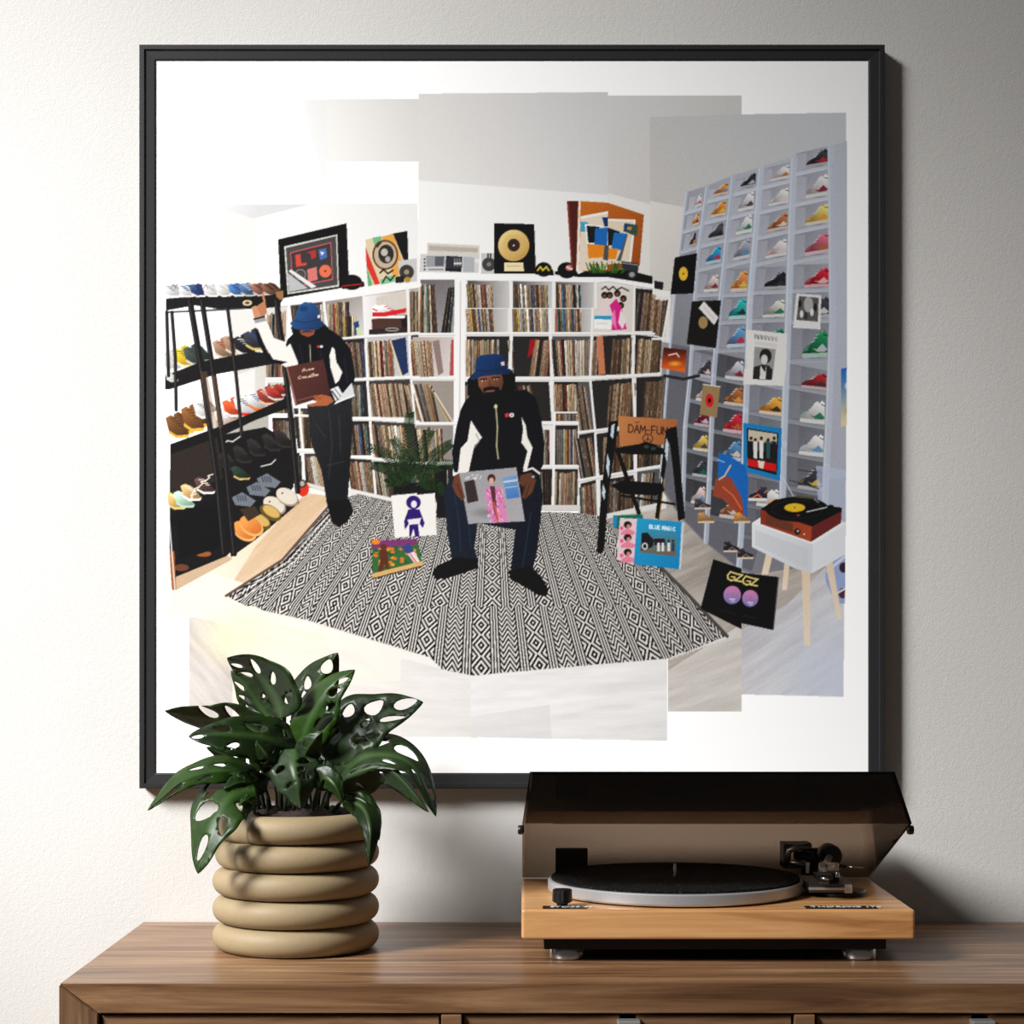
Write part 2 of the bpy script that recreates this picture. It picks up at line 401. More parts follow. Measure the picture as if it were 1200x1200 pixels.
def paint_shelves(S):
    W = (238, 237, 235)
    g1 = (176, 170, 166); dk = (70, 64, 62); bk = (44, 40, 40)
    # left bank
    S.poly([(310, 358), (340, 355), (345, 575), (384, 580), (545, 600), (545, 330), (490, 332)], (232, 230, 227))
    R = records
    R(S, [(313, 362), (338, 357), (337, 442), (312, 442)], 0, .9, .02, 1.0, .1, 2.2, bg=(214, 210, 206))
    R(S, [(314, 447), (338, 447), (340, 484), (318, 484)], 0, 1, .02, .9, .1, 2.0, bg=(200, 196, 192))
    R(S, [(320, 489), (347, 489), (348, 525), (322, 526)], 0, 1, .1, .62, .2, 2.0, bg=bk)
    R(S, [(345, 478), (366, 478), (368, 525), (350, 525)], 0, 1, .08, .95, .5, 2.4, bg=dk)
    R(S, [(322, 530), (352, 530), (355, 565), (326, 568)], 0, 1, .1, .45, .2, 2.0, bg=bk)
    R(S, [(357, 531), (376, 531), (384, 572), (360, 570)], 0, 1, -.1, .95, .4, 2.4, bg=dk)
    R(S, [(341, 357), (381, 352), (384, 397), (345, 400)], 0, 1, .02, .85, .1, 2.0, bg=dk)
    q = [(382, 353), (426, 346), (429, 394), (385, 397)]
    S.poly(q, lin((400, 350), (150, 143, 138), (428, 390), (206, 202, 198))); R(S, q, .02, .6, .04, .92, .2, 2.2); R(S, [(403, 369), (420, 367), (420, 394), (404, 396)], 0, .85, 0, 1.1, 0, 2.2); S.poly([(415, 378), (421, 376), (422, 392), (416, 393)], (38, 72, 120)); S.poly([(418, 384), (424, 383), (424, 393), (419, 394)], (196, 206, 160))
    q = [(428, 345), (477, 338), (479, 390), (431, 393)]
    S.poly(q, lin((428, 350), (236, 233, 230), (476, 350), (186, 176, 166))); S.poly([(441, 349), (477, 340), (478, 362), (443, 366)], (206, 196, 186))
    S.poly([(436, 374), (472, 370), (472, 388), (437, 389)], (82, 56, 48)); S.poly([(470, 370), (478, 369), (478, 388), (472, 389)], (36, 28, 28)); S.poly([(433, 386), (478, 384), (478, 391), (433, 392)], (50, 42, 40))
    S.ell(460, 386, 8, 2.2, (190, 186, 180)); S.ell(460, 386, 6.6, 1.3, (60, 54, 52))
    shoe(S, 437, 373, 38, 16, (232, 228, 226), (240, 238, 236), (206, 34, 40)); S.poly([(437, 366), (450, 366), (477, 361), (476, 366), (452, 371), (437, 371)], (208, 36, 44))
    R(S, [(480, 337), (491, 336), (491, 390), (481, 390)], 0, 1, .03, .85, .2, 2.0, bg=g1)
    q = [(386, 398), (429, 396), (432, 442), (388, 444)]; R(S, q, .4, 1, -.06, .8, .1, 2.2, bg=bk)
    q = [(431, 396), (479, 393), (481, 440), (433, 442)]; R(S, q, 0, .62, -.02, 1.0, .25, 2.3, bg=(188, 186, 190)); S.poly([(459, 399), (476, 395), (479, 436), (472, 440)], (36, 54, 92)); S.line([(458, 399), (471, 440)], 1.6, (222, 204, 160))
    R(S, [(482, 393), (491, 392), (491, 440), (483, 441)], 0, 1, 0, .95, .4, 2.0, bg=dk)
    q = [(410, 447), (432, 446), (434, 488), (412, 488)]; R(S, q, 0, .7, .05, .62, .1, 2.2, bg=bk)
    q = [(433, 446), (481, 444), (486, 489), (435, 488)]; R(S, q, 0, .95, -.08, 1.0, .35, 2.2, bg=dk)
    q = [(410, 493), (434, 493), (437, 533), (412, 533)]; R(S, q, 0, .9, -.1, .8, 0, 2.2, bg=bk)
    q = [(436, 493), (487, 496), (490, 540), (438, 536)]; R(S, q, 0, .8, -.08, .95, .4, 2.2, bg=dk)
    q = [(410, 537), (437, 538), (441, 579), (412, 572)]; R(S, q, 0, 1, -.12, .8, .2, 2.2, bg=bk)
    q = [(439, 540), (531, 546), (531, 590), (442, 582)]; R(S, q, 0, .9, -.05, .8, .4, 2.2, bg=bk)
    # the column beside the left bank
    q = [(493, 328), (534, 328), (532, 390), (491, 390)]; S.poly(q, lin((500, 330), (112, 108, 110), (530, 385), (150, 146, 146)))
    R(S, [(494, 328), (510, 328), (513, 390), (492, 390)], 0, 1, -.1, 1.05, .2, 2.1); R(S, [(524, 332), (534, 330), (530, 390), (516, 390)], .1, .9, .15, .55, 0, 2.0)
    q = [(484, 395), (532, 395), (531, 440), (485, 442)]; S.poly(q, lin((490, 400), (178, 165, 160), (530, 430), (206, 198, 196))); R(S, q, 0, .52, -.12, 1.0, .4, 2.3); S.poly([(507, 400), (515, 398), (520, 436), (514, 440)], (140, 120, 116)); S.poly([(529, 398), (532, 398), (532, 440), (527, 440)], (170, 84, 84))
    q = [(483, 446), (532, 446), (532, 494), (487, 494)]; S.poly(q, (150, 142, 134)); R(S, q, 0, .62, -.25, .98, .55, 2.3)
    for k in range(5): S.line([(504 + k * 1.4, 452 + k * 2), (526 + k, 493)], 1.7, [(226, 196, 130), (60, 52, 50), (210, 180, 140), (90, 70, 56), (216, 206, 190)][k])
    q = [(488, 498), (532, 498), (530, 588), (492, 588)]; R(S, [(488, 498), (532, 498), (530, 540), (490, 540)], 0, .75, -.1, .95, .4, 2.3, bg=(140, 134, 130)); R(S, [(490, 545), (531, 545), (530, 588), (492, 588)], 0, .9, -.06, .75, .4, 2.3, bg=bk)
    # centre bank
    S.poly([(544, 322), (700, 326), (765, 334), (785, 350), (780, 595), (678, 612), (677, 598), (545, 598)], (226, 223, 220))
    for (x0, x1, f0, f1, ln) in [(548, 597, .02, .62, -.12), (601, 647, .05, .9, -.08), (651, 696, .03, .66, -.06)]:
        q = [(x0, 329), (x1, 330), (x1, 361), (x0, 361)]; S.poly(q, lin((x0, 345), (84, 80, 80), (x1, 345), (196, 194, 193))); R(S, q, f0, f1, ln * .6, .98, .2, 2.0, .12)
        q = [(x0 - 1, 362), (x1 - 2, 362), (x1 - 2, 389), (x0 - 1, 389)]; S.poly(q, lin((x0, 345), (110, 104, 102), (x1, 345), (206, 203, 200))); R(S, q, f0, f1 + .05, ln * .5, 1.02, .2, 2.0, 0, 0)
    for (q, f0, f1, ln, dkk, wm) in [
        ([(547, 394), (597, 394), (595, 441), (546, 441)], 0, .78, -.04, .9, .3), ([(601, 394), (643, 394), (645, 441), (602, 441)], 0, .28, -.2, .9, .3),
        ([(601, 394), (643, 394), (645, 441), (602, 441)], .42, 1, .22, .88, .4), ([(647, 394), (692, 394), (690, 440), (649, 441)], 0, 1, -.05, 1.0, .15),
        ([(545, 447), (597, 447), (597, 493), (545, 493)], 0, .4, 0, .8, .3), ([(602, 447), (643, 447), (646, 493), (604, 493)], .2, .62, -.2, .9, .3),
        ([(649, 447), (677, 447), (677, 482), (649, 482)], 0, 1, -.04, .95, .25), ([(651, 484), (677, 484), (677, 493), (651, 493)], 0, 1, 0, .95, .25),
        ([(606, 498), (648, 498), (646, 544), (606, 544)], .5, .95, -.1, .62, .3), ([(650, 498), (677, 498), (677, 544), (650, 544)], 0, 1, 0, .82, .4),
        ([(620, 549), (647, 549), (646, 592), (622, 592)], .2, .9, -.05, .5, .4), ([(650, 549), (677, 549), (676, 591), (649, 591)], 0, 1, 0, .75, .55),
        ([(677, 447), (691, 447), (697, 503), (679, 505)], 0, .8, -.4, .9, .2), ([(678, 509), (696, 506), (700, 557), (680, 561)], 0, 1, -.4, .72, .3),
        ([(680, 566), (700, 561), (702, 603), (680, 609)], 0, 1, -.1, .8, .4),
        ([(695, 394), (739, 392), (739, 438), (692, 440)], 0, .15, 0, .9, .3), ([(695, 394), (739, 392), (739, 438), (692, 440)], .48, 1, .05, .9, .9),
        ([(744, 392), (776, 396), (774, 436), (743, 438)], .05, .95, .08, .9, .95), ([(693, 446), (740, 443), (741, 500), (697, 503)], .3, 1, .18, .82, .9),
        ([(745, 442), (789, 440), (788, 490), (745, 496)], .12, 1, .12, .72, .95), ([(698, 508), (741, 502), (742, 552), (702, 557)], .1, .9, .12, .7, .7),
        ([(746, 502), (788, 500), (786, 542), (746, 548)], 0, 1, .05, .6, .7), ([(703, 562), (742, 556), (742, 598), (704, 604)], .2, 1, .05, .62, .8),
        ([(746, 552), (776, 548), (772, 590), (746, 596)], .1, .7, .1, .8, .2)]:
        if f0 < .3 or ln > .15: S.poly(q, bk if wm > .2 else (90, 88, 88))
        R(S, q, f0, f1, ln, dkk, wm, 2.2)
    S.poly([(699, 394), (706, 393), (709, 438), (701, 439)], (190, 122, 92)); S.poly([(621, 398), (628, 397), (624, 414), (618, 420)], (150, 24, 30))
    S.poly([(695, 333), (742, 337), (740, 389), (694, 389)], (216, 208, 198))
    R(S, [(744, 338), (768, 340), (764, 388), (743, 388)], 0, .42, .2, .5, 0, 2.2, bg=bk); R(S, [(744, 338), (765, 340), (764, 388), (743, 388)], .4, 1, .2, .9, .95, 2.2)
    R(S, [(765, 346), (783, 348), (778, 396), (764, 392)], 0, 1, .08, .8, .95, 2.2)
    # boards
    V = [[(328, 356), (382, 350), (491, 334)]]
    shelf_lines(S, V, 6.5, (243, 242, 240))
    shelf_lines(S, [[(340, 359), (345, 400)], [(380, 352), (386, 398)], [(426.5, 345), (431, 443), (437, 535), (441, 580)], [(477.5, 338), (482, 442), (487, 494)], [(351.5, 475), (356, 528), (358, 568)],
                    [(386, 398), (430, 394), (491, 390)], [(410, 445), (432, 443.5), (491, 441.5)], [(412, 490), (436, 490.5), (491, 493.5)], [(412, 534.5), (438, 536.5), (474, 540)], [(312, 443.6), (336, 443.6)], [(322, 485), (366, 487)], [(346, 526), (370, 529)]], 2.6)
    shelf_lines(S, [[(412, 575), (462, 586), (545, 596)]], 6, (222, 218, 214))
    shelf_lines(S, [[(358, 566), (388, 574)]], 4, (214, 206, 198))
    shelf_lines(S, [[(493, 324), (540, 324)], [(545, 325), (700, 328), (712, 326.5), (765, 335)]], 6.5, (246, 245, 244))
    S.poly([(533, 326), (546, 326), (544, 590), (531, 590)], (242, 241, 239)); S.line([(540, 330), (538, 590)], 1.0, (176, 172, 170))
    shelf_lines(S, [[(491, 391.5), (533, 391)], [(484, 443), (533, 443)], [(486, 495.5), (533, 495.5)], [(490, 541.5), (531, 542.5)],
                    [(546, 390.5), (716, 390.5)], [(546, 443.8), (602, 443.8)], [(602, 443.8), (690, 443)], [(637, 495.5), (677, 495.5)], [(604, 495.5), (640, 495.5)], [(637, 546), (677, 546)], [(598, 329), (599.5, 391), (598, 443)],
                    [(648, 330), (648, 361)], [(644, 362), (646, 443), (647, 482)], [(649.5, 483), (648, 594)], [(697.5, 331), (697.5, 361)], [(694, 362), (691, 443), (697, 504), (701, 606)], [(743, 336), (741, 440), (743, 488)],
                    [(716, 390), (766, 391)], [(764, 397), (778, 397)], [(690, 443), (779, 438)], [(677.6, 506), (712, 502), (790, 494)], [(677.6, 562), (776, 545)], [(744, 498), (744, 552)], [(784, 350), (776, 398), (774, 436)]], 2.6)
    shelf_lines(S, [[(637, 594), (677, 594)]], 6, (206, 202, 198)); shelf_lines(S, [[(678, 611), (768, 592)]], 6, (216, 213, 208))
    S.poly([(764, 338), (786, 342), (784, 349), (764, 345)], (236, 233, 230))

def paint_top_objects(S):
    # framed discs on the left
    S.poly([(327, 281), (407, 262), (410, 336), (330, 350)], (16, 15, 16)); S.poly([(334, 289), (396, 275), (398, 336), (338, 345)], (206, 203, 198)); S.poly([(336, 291), (394.5, 277), (396.5, 334), (339.5, 343)], (78, 76, 76))
    S.poly([(341, 296), (389, 284), (391, 328), (344, 337)], (196, 96, 98)); S.poly([(342, 297), (388, 285.5), (390, 327), (345, 335.5)], (66, 62, 63))
    for p, c in [([(347, 299), (353, 298), (354, 309), (360, 308), (360, 311), (348, 313)], (206, 78, 66)), ([(360, 296), (371, 293), (371, 302), (366, 304), (365, 298)], (170, 58, 52)), ([(374, 293), (383, 291), (384, 302), (376, 305)], (84, 110, 170)), ([(361, 316), (372, 313), (373, 328), (362, 331)], (206, 120, 116))]: S.poly(p, c)
    S.poly([(376, 295), (381, 296), (378, 300)], (222, 226, 240)); S.ell(382, 318, 7, 7.4, (222, 116, 84)); S.ell(382, 318, 1.2, 1.2, (60, 40, 36)); S.ell(353, 322, 6.5, 6.5, (150, 146, 142)); S.ell(353, 322, 5.5, 5.5, (80, 76, 75))
    S.poly([(339, 318), (342, 316), (372, 336), (366, 338)], (222, 221, 219)); S.poly([(338, 320), (362, 338), (340, 342)], (178, 180, 180))
    # red banded hat
    S.ell(413, 331, 12, 9, (20, 17, 19)); S.poly([(401, 334), (427, 330), (428, 336), (402, 339)], (18, 16, 18)); S.line([(402, 335.5), (424, 333)], 1.6, (178, 32, 34))
    # painted canvas with a round clock-like ring
    S.poly([(429, 281), (477, 272), (479, 325), (432, 336)], (216, 196, 164)); S.poly([(437, 279), (447, 277), (449, 285), (440, 290)], (118, 176, 136)); S.poly([(448, 278), (461, 274), (478, 325), (462, 327)], (222, 160, 78)); S.poly([(461, 274), (478, 271), (479, 305), (474, 306)], (24, 21, 22))
    S.poly([(429, 290), (446, 333), (440, 334), (430, 312)], (206, 62, 50)); S.poly([(430, 312), (437, 334), (432, 336)], (96, 164, 120)); S.poly([(446, 328), (462, 322), (465, 330), (447, 334)], (128, 186, 142))
    S.ell(452, 299, 15, 17.5, (92, 58, 40)); S.ell(452, 299, 13, 15.5, (190, 170, 148)); S.ell(453, 298, 9, 11, (52, 48, 46)); S.ell(451, 296, 4, 4.5, (186, 180, 172)); S.ell(455, 304, 3, 3.5, (170, 164, 158)); S.poly([(440, 288), (444, 283), (448, 285), (443, 291)], (92, 58, 40)); S.line([(446, 320), (450, 316), (455, 321), (461, 317)], 1.8, (24, 22, 22)); S.line([(449, 331), (453, 324), (458, 329), (463, 323)], 1.6, (26, 26, 26))
    # speaker of a stereo, cut by a seam
    S.poly([(467, 306), (489, 303), (489, 330), (468, 332)], (196, 195, 192)); S.ell(477, 319, 8.5, 8.5, (66, 62, 58)); S.ell(477, 319, 3, 3, (150, 140, 120)); S.poly([(464, 325), (474, 323), (474, 331), (464, 332)], (40, 36, 32)); S.ell(478, 328, 3.5, 3.5, (168, 136, 60))
    # portable cassette stereo
    S.poly([(501, 285), (562, 288), (562, 300), (501, 298)], (206, 200, 190)); S.poly([(503, 288), (560, 291), (560, 296), (503, 294)], (176, 168, 158)); S.poly([(493, 298), (562, 299), (561, 320), (492, 319)], (202, 201, 199))
    S.poly([(500, 300), (522, 300), (521, 313), (500, 313)], (150, 152, 156)); S.poly([(510, 301), (521, 301), (520, 312), (510, 312)], (96, 98, 102)); S.poly([(523, 300), (542, 301), (541, 319), (522, 318)], (52, 54, 60)); S.poly([(543, 301), (556, 302), (556, 319), (543, 319)], (168, 170, 172)); S.ell(559, 306, 2.6, 2.6, (224, 222, 220))
    for k in range(3): S.line([(533 + k * 3, 303), (533 + k * 3, 312)], .9, (190, 190, 190)); S.ell(533.5 + k * 3, 309, 1.4, 1.2, (232, 232, 230))
    for k in range(8): S.line([(503 + k * 2.2, 316), (504.2 + k * 2.2, 316)], 1.6, (120, 120, 120)); S.line([(524 + k * 2.1, 316.5), (525 + k * 2.1, 316.5)], 1.8, (20, 20, 22))
    for k in range(4): S.ell(498, 304 + k * 4, 1.2, 1.2, (60, 60, 60))
    S.poly([(564, 297), (582, 297), (582, 321), (564, 321)], (192, 192, 190)); S.ell(573, 310, 8, 8, (70, 68, 68)); S.ell(573, 310, 2.6, 2.6, (130, 128, 126)); S.poly([(571, 297), (576, 297), (576, 302), (571, 302)], (60, 60, 60)); S.line([(573.5, 297), (573.5, 302)], .8, (220, 220, 220))
    # gold disc in a black frame
    S.poly([(579, 262), (626, 263), (628, 321), (579, 321)], (16, 15, 17)); S.ell(602, 288, 18.2, 18.4, lin((590, 272), (232, 204, 140), (615, 304), (186, 146, 84))); S.ell(602, 288, 13, 13, (206, 170, 104), .5); S.ell(602, 287.5, 7.2, 7.4, (60, 40, 36)); S.ell(602, 288, 1, 1, (230, 220, 200)); S.poly([(591, 308), (613, 308), (614, 318), (591, 318)], (232, 214, 170)); S.line([(594, 312), (610, 312)], .8, (170, 150, 110))
    # two caps and dark things along the top
    S.ell(637, 316, 9.5, 8.5, (16, 15, 16)); S.poly([(628, 316), (648, 316), (649, 323), (627, 322)], (16, 15, 16)); S.line([(630, 317), (633, 313), (636, 317), (640, 313), (643, 317)], 2.0, (206, 186, 60))
    S.ell(664, 317, 11, 9.5, (18, 16, 17)); S.poly([(650, 318), (674, 316), (680, 325), (650, 322)], (16, 15, 16)); S.ell(667, 314, 4.5, 3.5, (196, 120, 110)); S.line([(664, 313), (670, 316)], 1.4, (240, 232, 230))
    S.poly([(676, 322), (690, 316), (712, 318), (735, 315), (748, 320), (764, 324), (764, 333), (712, 325), (676, 325)], (20, 19, 20))
    # geometric painting
    S.poly([(664, 236), (678, 236), (675, 318), (669, 312)], (84, 32, 28)); S.poly([(664, 236), (666.5, 236), (671, 312), (669, 312)], (128, 52, 42))
    S.poly([(677, 236), (712, 238), (754, 252), (749, 312), (712, 318), (675, 318)], lin((690, 240), (190, 108, 36), (750, 310), (150, 80, 26))); S.poly([(678, 236), (680, 236), (678, 318), (675, 318)], (236, 230, 220))
    S.poly([(680, 256), (712, 249), (712, 316), (678, 318)], (224, 208, 188)); S.poly([(680, 254), (712, 248), (712, 251), (680, 257)], (244, 240, 234)); S.poly([(712, 257), (744, 258), (739, 308), (712, 310)], (222, 204, 182)); S.line([(712, 258), (743, 259), (738, 306)], 2.4, (244, 240, 234))
    S.poly([(680, 260), (689, 261), (687, 272), (680, 272)], (60, 160, 190)); S.poly([(685, 263), (706, 265), (704, 287), (687, 286)], (244, 241, 236)); S.poly([(687, 265), (702, 266), (701, 285), (689, 285)], (26, 30, 28)); S.poly([(697, 268), (712, 267), (711, 289), (696, 288)], (30, 106, 176)); S.poly([(688, 286), (708, 288), (706, 302), (689, 303)], (226, 134, 32)); S.poly([(705, 255), (712, 255), (712, 266), (708, 266)], (30, 58, 104))
    S.poly([(712, 267), (726, 272), (724, 288), (712, 288)], (28, 32, 30)); S.poly([(719, 273), (734, 274), (728, 294), (716, 291)], (34, 112, 182)); S.poly([(712, 291), (724, 292), (721, 304), (712, 304)], (226, 136, 34)); S.poly([(708, 288), (713, 288), (712, 306), (706, 304)], (86, 84, 84)); S.poly([(728, 292), (734, 274), (735, 276), (727, 306), (722, 306)], (92, 92, 92)); S.poly([(732, 262), (747, 264), (746, 277), (741, 276), (732, 272)], (60, 88, 76)); S.poly([(731, 262), (738, 263), (735, 272), (730, 272)], (22, 76, 112)); S.poly([(735, 266), (740, 266.5), (739, 270), (734, 269.5)], (206, 140, 50))
    for k in range(46):
        x = 690 + ART_RNG.rand() * 40; a = (x - 710) / 26 + (ART_RNG.rand() - .5) * .7
        S.line([(x, 320), (x + 9 * math.sin(a), 320 - (8 + 6 * ART_RNG.rand()) * math.cos(a))], 1.1, (30 + 40 * ART_RNG.rand(), 66 + 60 * ART_RNG.rand(), 28))
    S.poly([(727, 306), (748, 309), (747, 320), (730, 316)], (52, 54, 60)); S.line([(728, 308), (747, 311)], 1.2, (150, 152, 158)); S.ell(740, 322, 6, 5, (40, 40, 44)); S.ell(740, 322, 3.5, 3, (150, 150, 152)); S.poly([(766, 329), (777, 331), (776, 340), (766, 338)], (34, 33, 34))
    # sleeve with a group picture in the shelf
    S.line([(705, 339), (709, 336), (713, 340), (718, 336), (722, 340), (728, 337), (736, 341)], 1.5, (30, 26, 26))
    for x, y in [(708, 346), (714, 346), (723, 344), (730, 350), (727, 358)]: S.ell(x, y, 3.8, 4, (34, 24, 22)); S.ell(x, y + 1, 1.9, 2.3, (120, 76, 58))
    S.poly([(704, 352), (712, 350), (716, 360), (708, 372), (702, 366)], (226, 206, 204)); S.poly([(714, 358), (722, 350), (728, 362), (734, 386), (716, 387), (718, 370)], (206, 40, 128)); S.poly([(727, 362), (733, 376), (729, 386), (724, 378)], (232, 214, 218)); S.poly([(714, 374), (720, 362), (722, 386)], (232, 130, 180))
    S.poly([(696, 370), (716, 370), (716, 386), (696, 385)], (240, 240, 238)); S.poly([(696, 370), (716, 370), (716, 374.5), (696, 374)], (50, 150, 190)); S.line([(699, 379), (711, 379)], .9, (180, 190, 196))
def paint_rack(S):
    bk = (22, 20, 21)
    # light behind the rack
    S.poly([(195, 355), (268, 355), (280, 470), (195, 470)], (252, 252, 252)); S.poly([(268, 362), (302, 352), (312, 395), (312, 440), (276, 450)], (226, 223, 218)); S.poly([(276, 430), (312, 424), (314, 500), (280, 505)], (206, 203, 196)); S.poly([(276, 440), (300, 432), (300, 460), (280, 465)], (226, 224, 220)); S.poly([(255, 492), (316, 478), (316, 530), (255, 540)], (172, 168, 160))
    S.poly([(201, 520), (312, 500), (345, 520), (345, 570), (330, 590), (262, 655), (205, 678), (200, 640)], (24, 22, 24))
    S.poly([(201, 530), (255, 505), (262, 560), (201, 585)], (50, 42, 37))
    # top shelf
    S.poly([(196, 350), (232, 347), (300, 345), (330, 348), (330, 360), (256, 362), (230, 358), (196, 364)], (30, 29, 31)); S.line([(196, 366), (240, 364), (316, 360)], 2.0, (60, 58, 58)); S.line([(240, 366), (300, 362)], 1.2, (220, 219, 218))
    for k, (x, c, a) in enumerate([(197, (228, 228, 230), (120, 120, 124)), (214, (232, 232, 232), (44, 66, 110)), (228, (44, 66, 112), (30, 40, 70)), (243, (238, 236, 234), (150, 150, 156)), (258, (232, 228, 222), (180, 170, 160)), (273, (74, 116, 168), (60, 50, 110)), (286, (70, 104, 140), (200, 170, 160)), (300, (136, 96, 80), (60, 40, 40)), (312, (120, 84, 66), (30, 26, 26))]):
        pair_toes(S, x + 10, 345 - k * .2, 17, 12, np.array(c) * .9, (226, 222, 216), a, 1); pair_toes(S, x + 4, 347 - k * .2, 18, 13, c, (236, 232, 226) if k < 6 else (200, 190, 180), a, 1)
    for x in (202, 206, 226, 240): S.line([(x, 338), (x + 3, 333), (x + 5, 339)], .8, (120, 118, 118))
    S.poly([(285, 350), (330, 344), (332, 352), (326, 360), (290, 362)], (24, 22, 23)); S.ell(291, 355, 5.5, 3.4, (214, 196, 160)); S.ell(291, 355, 2.8, 1.6, (90, 66, 40)); S.poly([(324, 342), (333, 341), (333, 351), (326, 352)], (150, 112, 78))
    # second shelf
    for x, y, c, s_, a, n in [(200, 432, (226, 224, 222), (236, 234, 230), (150, 148, 146), 1), (216, 428, (214, 178, 40), (230, 226, 200), (40, 60, 110), 1), (228, 426, (64, 74, 70), (206, 200, 190), (40, 44, 44), 1), (262, 418, (148, 120, 98), (206, 190, 170), (140, 30, 34), 2), (286, 414, (34, 32, 34), (224, 220, 214), (230, 230, 230), 1), (298, 408, (52, 54, 60), (206, 180, 110), (60, 80, 150), 1)]:
        pair_toes(S, x + 8, y - 4, 22, 19, np.array(c) * .8, s_, a, 1); pair_toes(S, x, y, 24, 19, c, s_, a, n, 12)
    S.poly([(194, 438), (206, 436), (236, 424), (250, 421), (300, 412), (334, 416), (334, 424), (290, 432), (256, 438), (200, 456), (194, 456)], (28, 26, 28))
    pair_toes(S, 202, 446, 14, 10, (224, 222, 216), (206, 220, 196), (190, 190, 186), 1)
    # third shelf
    for x, y, c, s_, a, n, w, h in [(208, 510, (110, 76, 44), (222, 172, 76), (60, 40, 26), 1, 22, 22), (226, 502, (124, 82, 44), (226, 172, 72), (66, 44, 28), 1, 22, 24), (238, 488, (222, 218, 214), (236, 230, 226), (60, 70, 84), 1, 18, 16), (262, 496, (226, 206, 200), (200, 150, 120), (232, 230, 230), 1, 18, 14), (272, 486, (196, 84, 48), (236, 234, 232), (230, 120, 60), 1, 18, 16), (286, 484, (232, 230, 230), (206, 40, 40), (40, 44, 60), 1, 20, 18), (300, 478, (206, 206, 206), (216, 116, 40), (40, 66, 100), 1, 18, 17), (312, 472, (140, 60, 48), (226, 180, 150), (240, 236, 230), 1, 18, 15), (322, 467, (150, 52, 46), (216, 210, 206), (206, 60, 50), 1, 16, 12)]:
        pair_toes(S, x + 8, y - 5, w, h, np.array(c) * .85, s_, a, 1); pair_toes(S, x, y, w + 3, h + 1, c, s_, a, n)
    S.poly([(201, 520), (240, 506), (262, 498), (300, 482), (336, 466), (338, 478), (300, 492), (262, 510), (201, 532)], (24, 22, 23))
    # fourth shelf, dark shoes
    for x, y in [(268, 548), (284, 540), (300, 532), (318, 526), (332, 522)]: pair_toes(S, x, y, 20, 18, (38, 34, 34), (52, 48, 46), (66, 60, 56), 1)
    S.line([(307, 546), (319, 543), (324, 538)], 1.4, (206, 206, 204)); S.line([(262, 520), (268, 516), (274, 517), (284, 510)], 1.6, (200, 192, 186))
    pair_toes(S, 282, 560, 20, 14, (40, 58, 44), (206, 176, 110), (40, 60, 46), 1)
    for x, y, c, s_, a in [(206, 594, (206, 170, 110), (216, 190, 120), (240, 230, 210)), (216, 592, (168, 200, 178), (176, 206, 186), (226, 240, 230)), (224, 584, (196, 160, 110), (236, 232, 226), (240, 232, 214)), (240, 576, (84, 62, 58), (236, 232, 228), (240, 230, 210))]: pair_toes(S, x, y, 22, 17, c, s_, a, 1)
    for x, y in [(226, 578), (234, 570), (242, 563), (222, 586)]: S.line([(x, y), (x + 5, y - 4), (x + 3, y - 6), (x + 9, y - 8)], 1.2, (240, 234, 218))
    S.poly([(201, 604), (230, 594), (258, 578), (262, 586), (232, 604), (202, 616)], (20, 18, 19))
    # bottom shelf
    S.poly([(270, 640), (312, 600), (346, 580), (352, 588), (300, 632), (272, 652)], (30, 27, 27))
    for k, (x, y) in enumerate([(283, 590), (300, 578), (312, 568)]): S.poly([(x - 10, y - 8), (x + 2, y - 14), (x + 18, y - 4), (x + 12, y + 3), (x - 6, y + 1)], (112, 118, 126)); [S.line([(x - 4 + j * 3, y - 10), (x - 2 + j * 3, y - 4)], 1, (52, 56, 64)) for j in range(4)]
    for x, y in [(323, 592), (338, 582)]: S.ell(x, y, 14, 9.5, (150, 138, 124), rot=.5); S.ell(x - 1, y - 1.5, 13.2, 8.5, (214, 202, 186), rot=.5); S.ell(x - 6, y - 5, 1.1, 1.1, (70, 60, 54))
    for x, y in [(306, 610), (318, 600)]: S.ell(x, y, 14, 8, (96, 84, 40), rot=.55); S.ell(x + 1, y - 1.5, 11, 5.6, (202, 164, 100), rot=.55)
    for x, y in [(288, 622), (296, 616)]: S.ell(x, y, 15, 10, (224, 170, 110), rot=.55); S.ell(x - 1, y - 2, 14, 9, lin((x - 6, y - 8), (226, 150, 82), (x + 8, y + 6), (196, 112, 50)), rot=.55)
    S.poly([(282, 596), (300, 592), (306, 602), (292, 610)], (64, 52, 38))
    # red round thing on the floor
    S.ell(356, 572, 7, 9, (206, 54, 34)); S.ell(355, 566, 5, 5, (60, 56, 54)); S.ell(355, 566, 3, 3, (170, 160, 150))
    # floor under, lower left corner
    S.poly([(205, 676), (268, 650), (274, 654), (205, 692)], (196, 168, 140)); S.ell(240, 648, 9, 3.4, (150, 92, 50)); S.ell(214, 664, 9, 4, (110, 70, 46)); S.poly([(200, 645), (206, 645), (208, 690), (203, 690)], (150, 90, 50)); S.line([(200, 610), (209, 720)], 1.4, (226, 222, 216))
    S.poly([(208, 600), (255, 590), (262, 640), (212, 655)], (17, 15, 17))
    # posts
    for p, w in [([(224, 352), (239, 440), (256, 560), (264, 648)], 7), ([(238, 352), (252, 440), (266, 540), (276, 648)], 6), ([(197, 366), (199, 440)], 4), ([(203, 366), (207, 420), (208, 480)], 4), ([(268, 362), (278, 440), (285, 512)], 4), ([(325, 352), (334, 420), (343, 500), (350, 575)], 6.5)]:
        S.line(p, w, (26, 25, 27)); S.line([(x - w * .22, y) for x, y in p], 1.0, (92, 84, 78), .8)
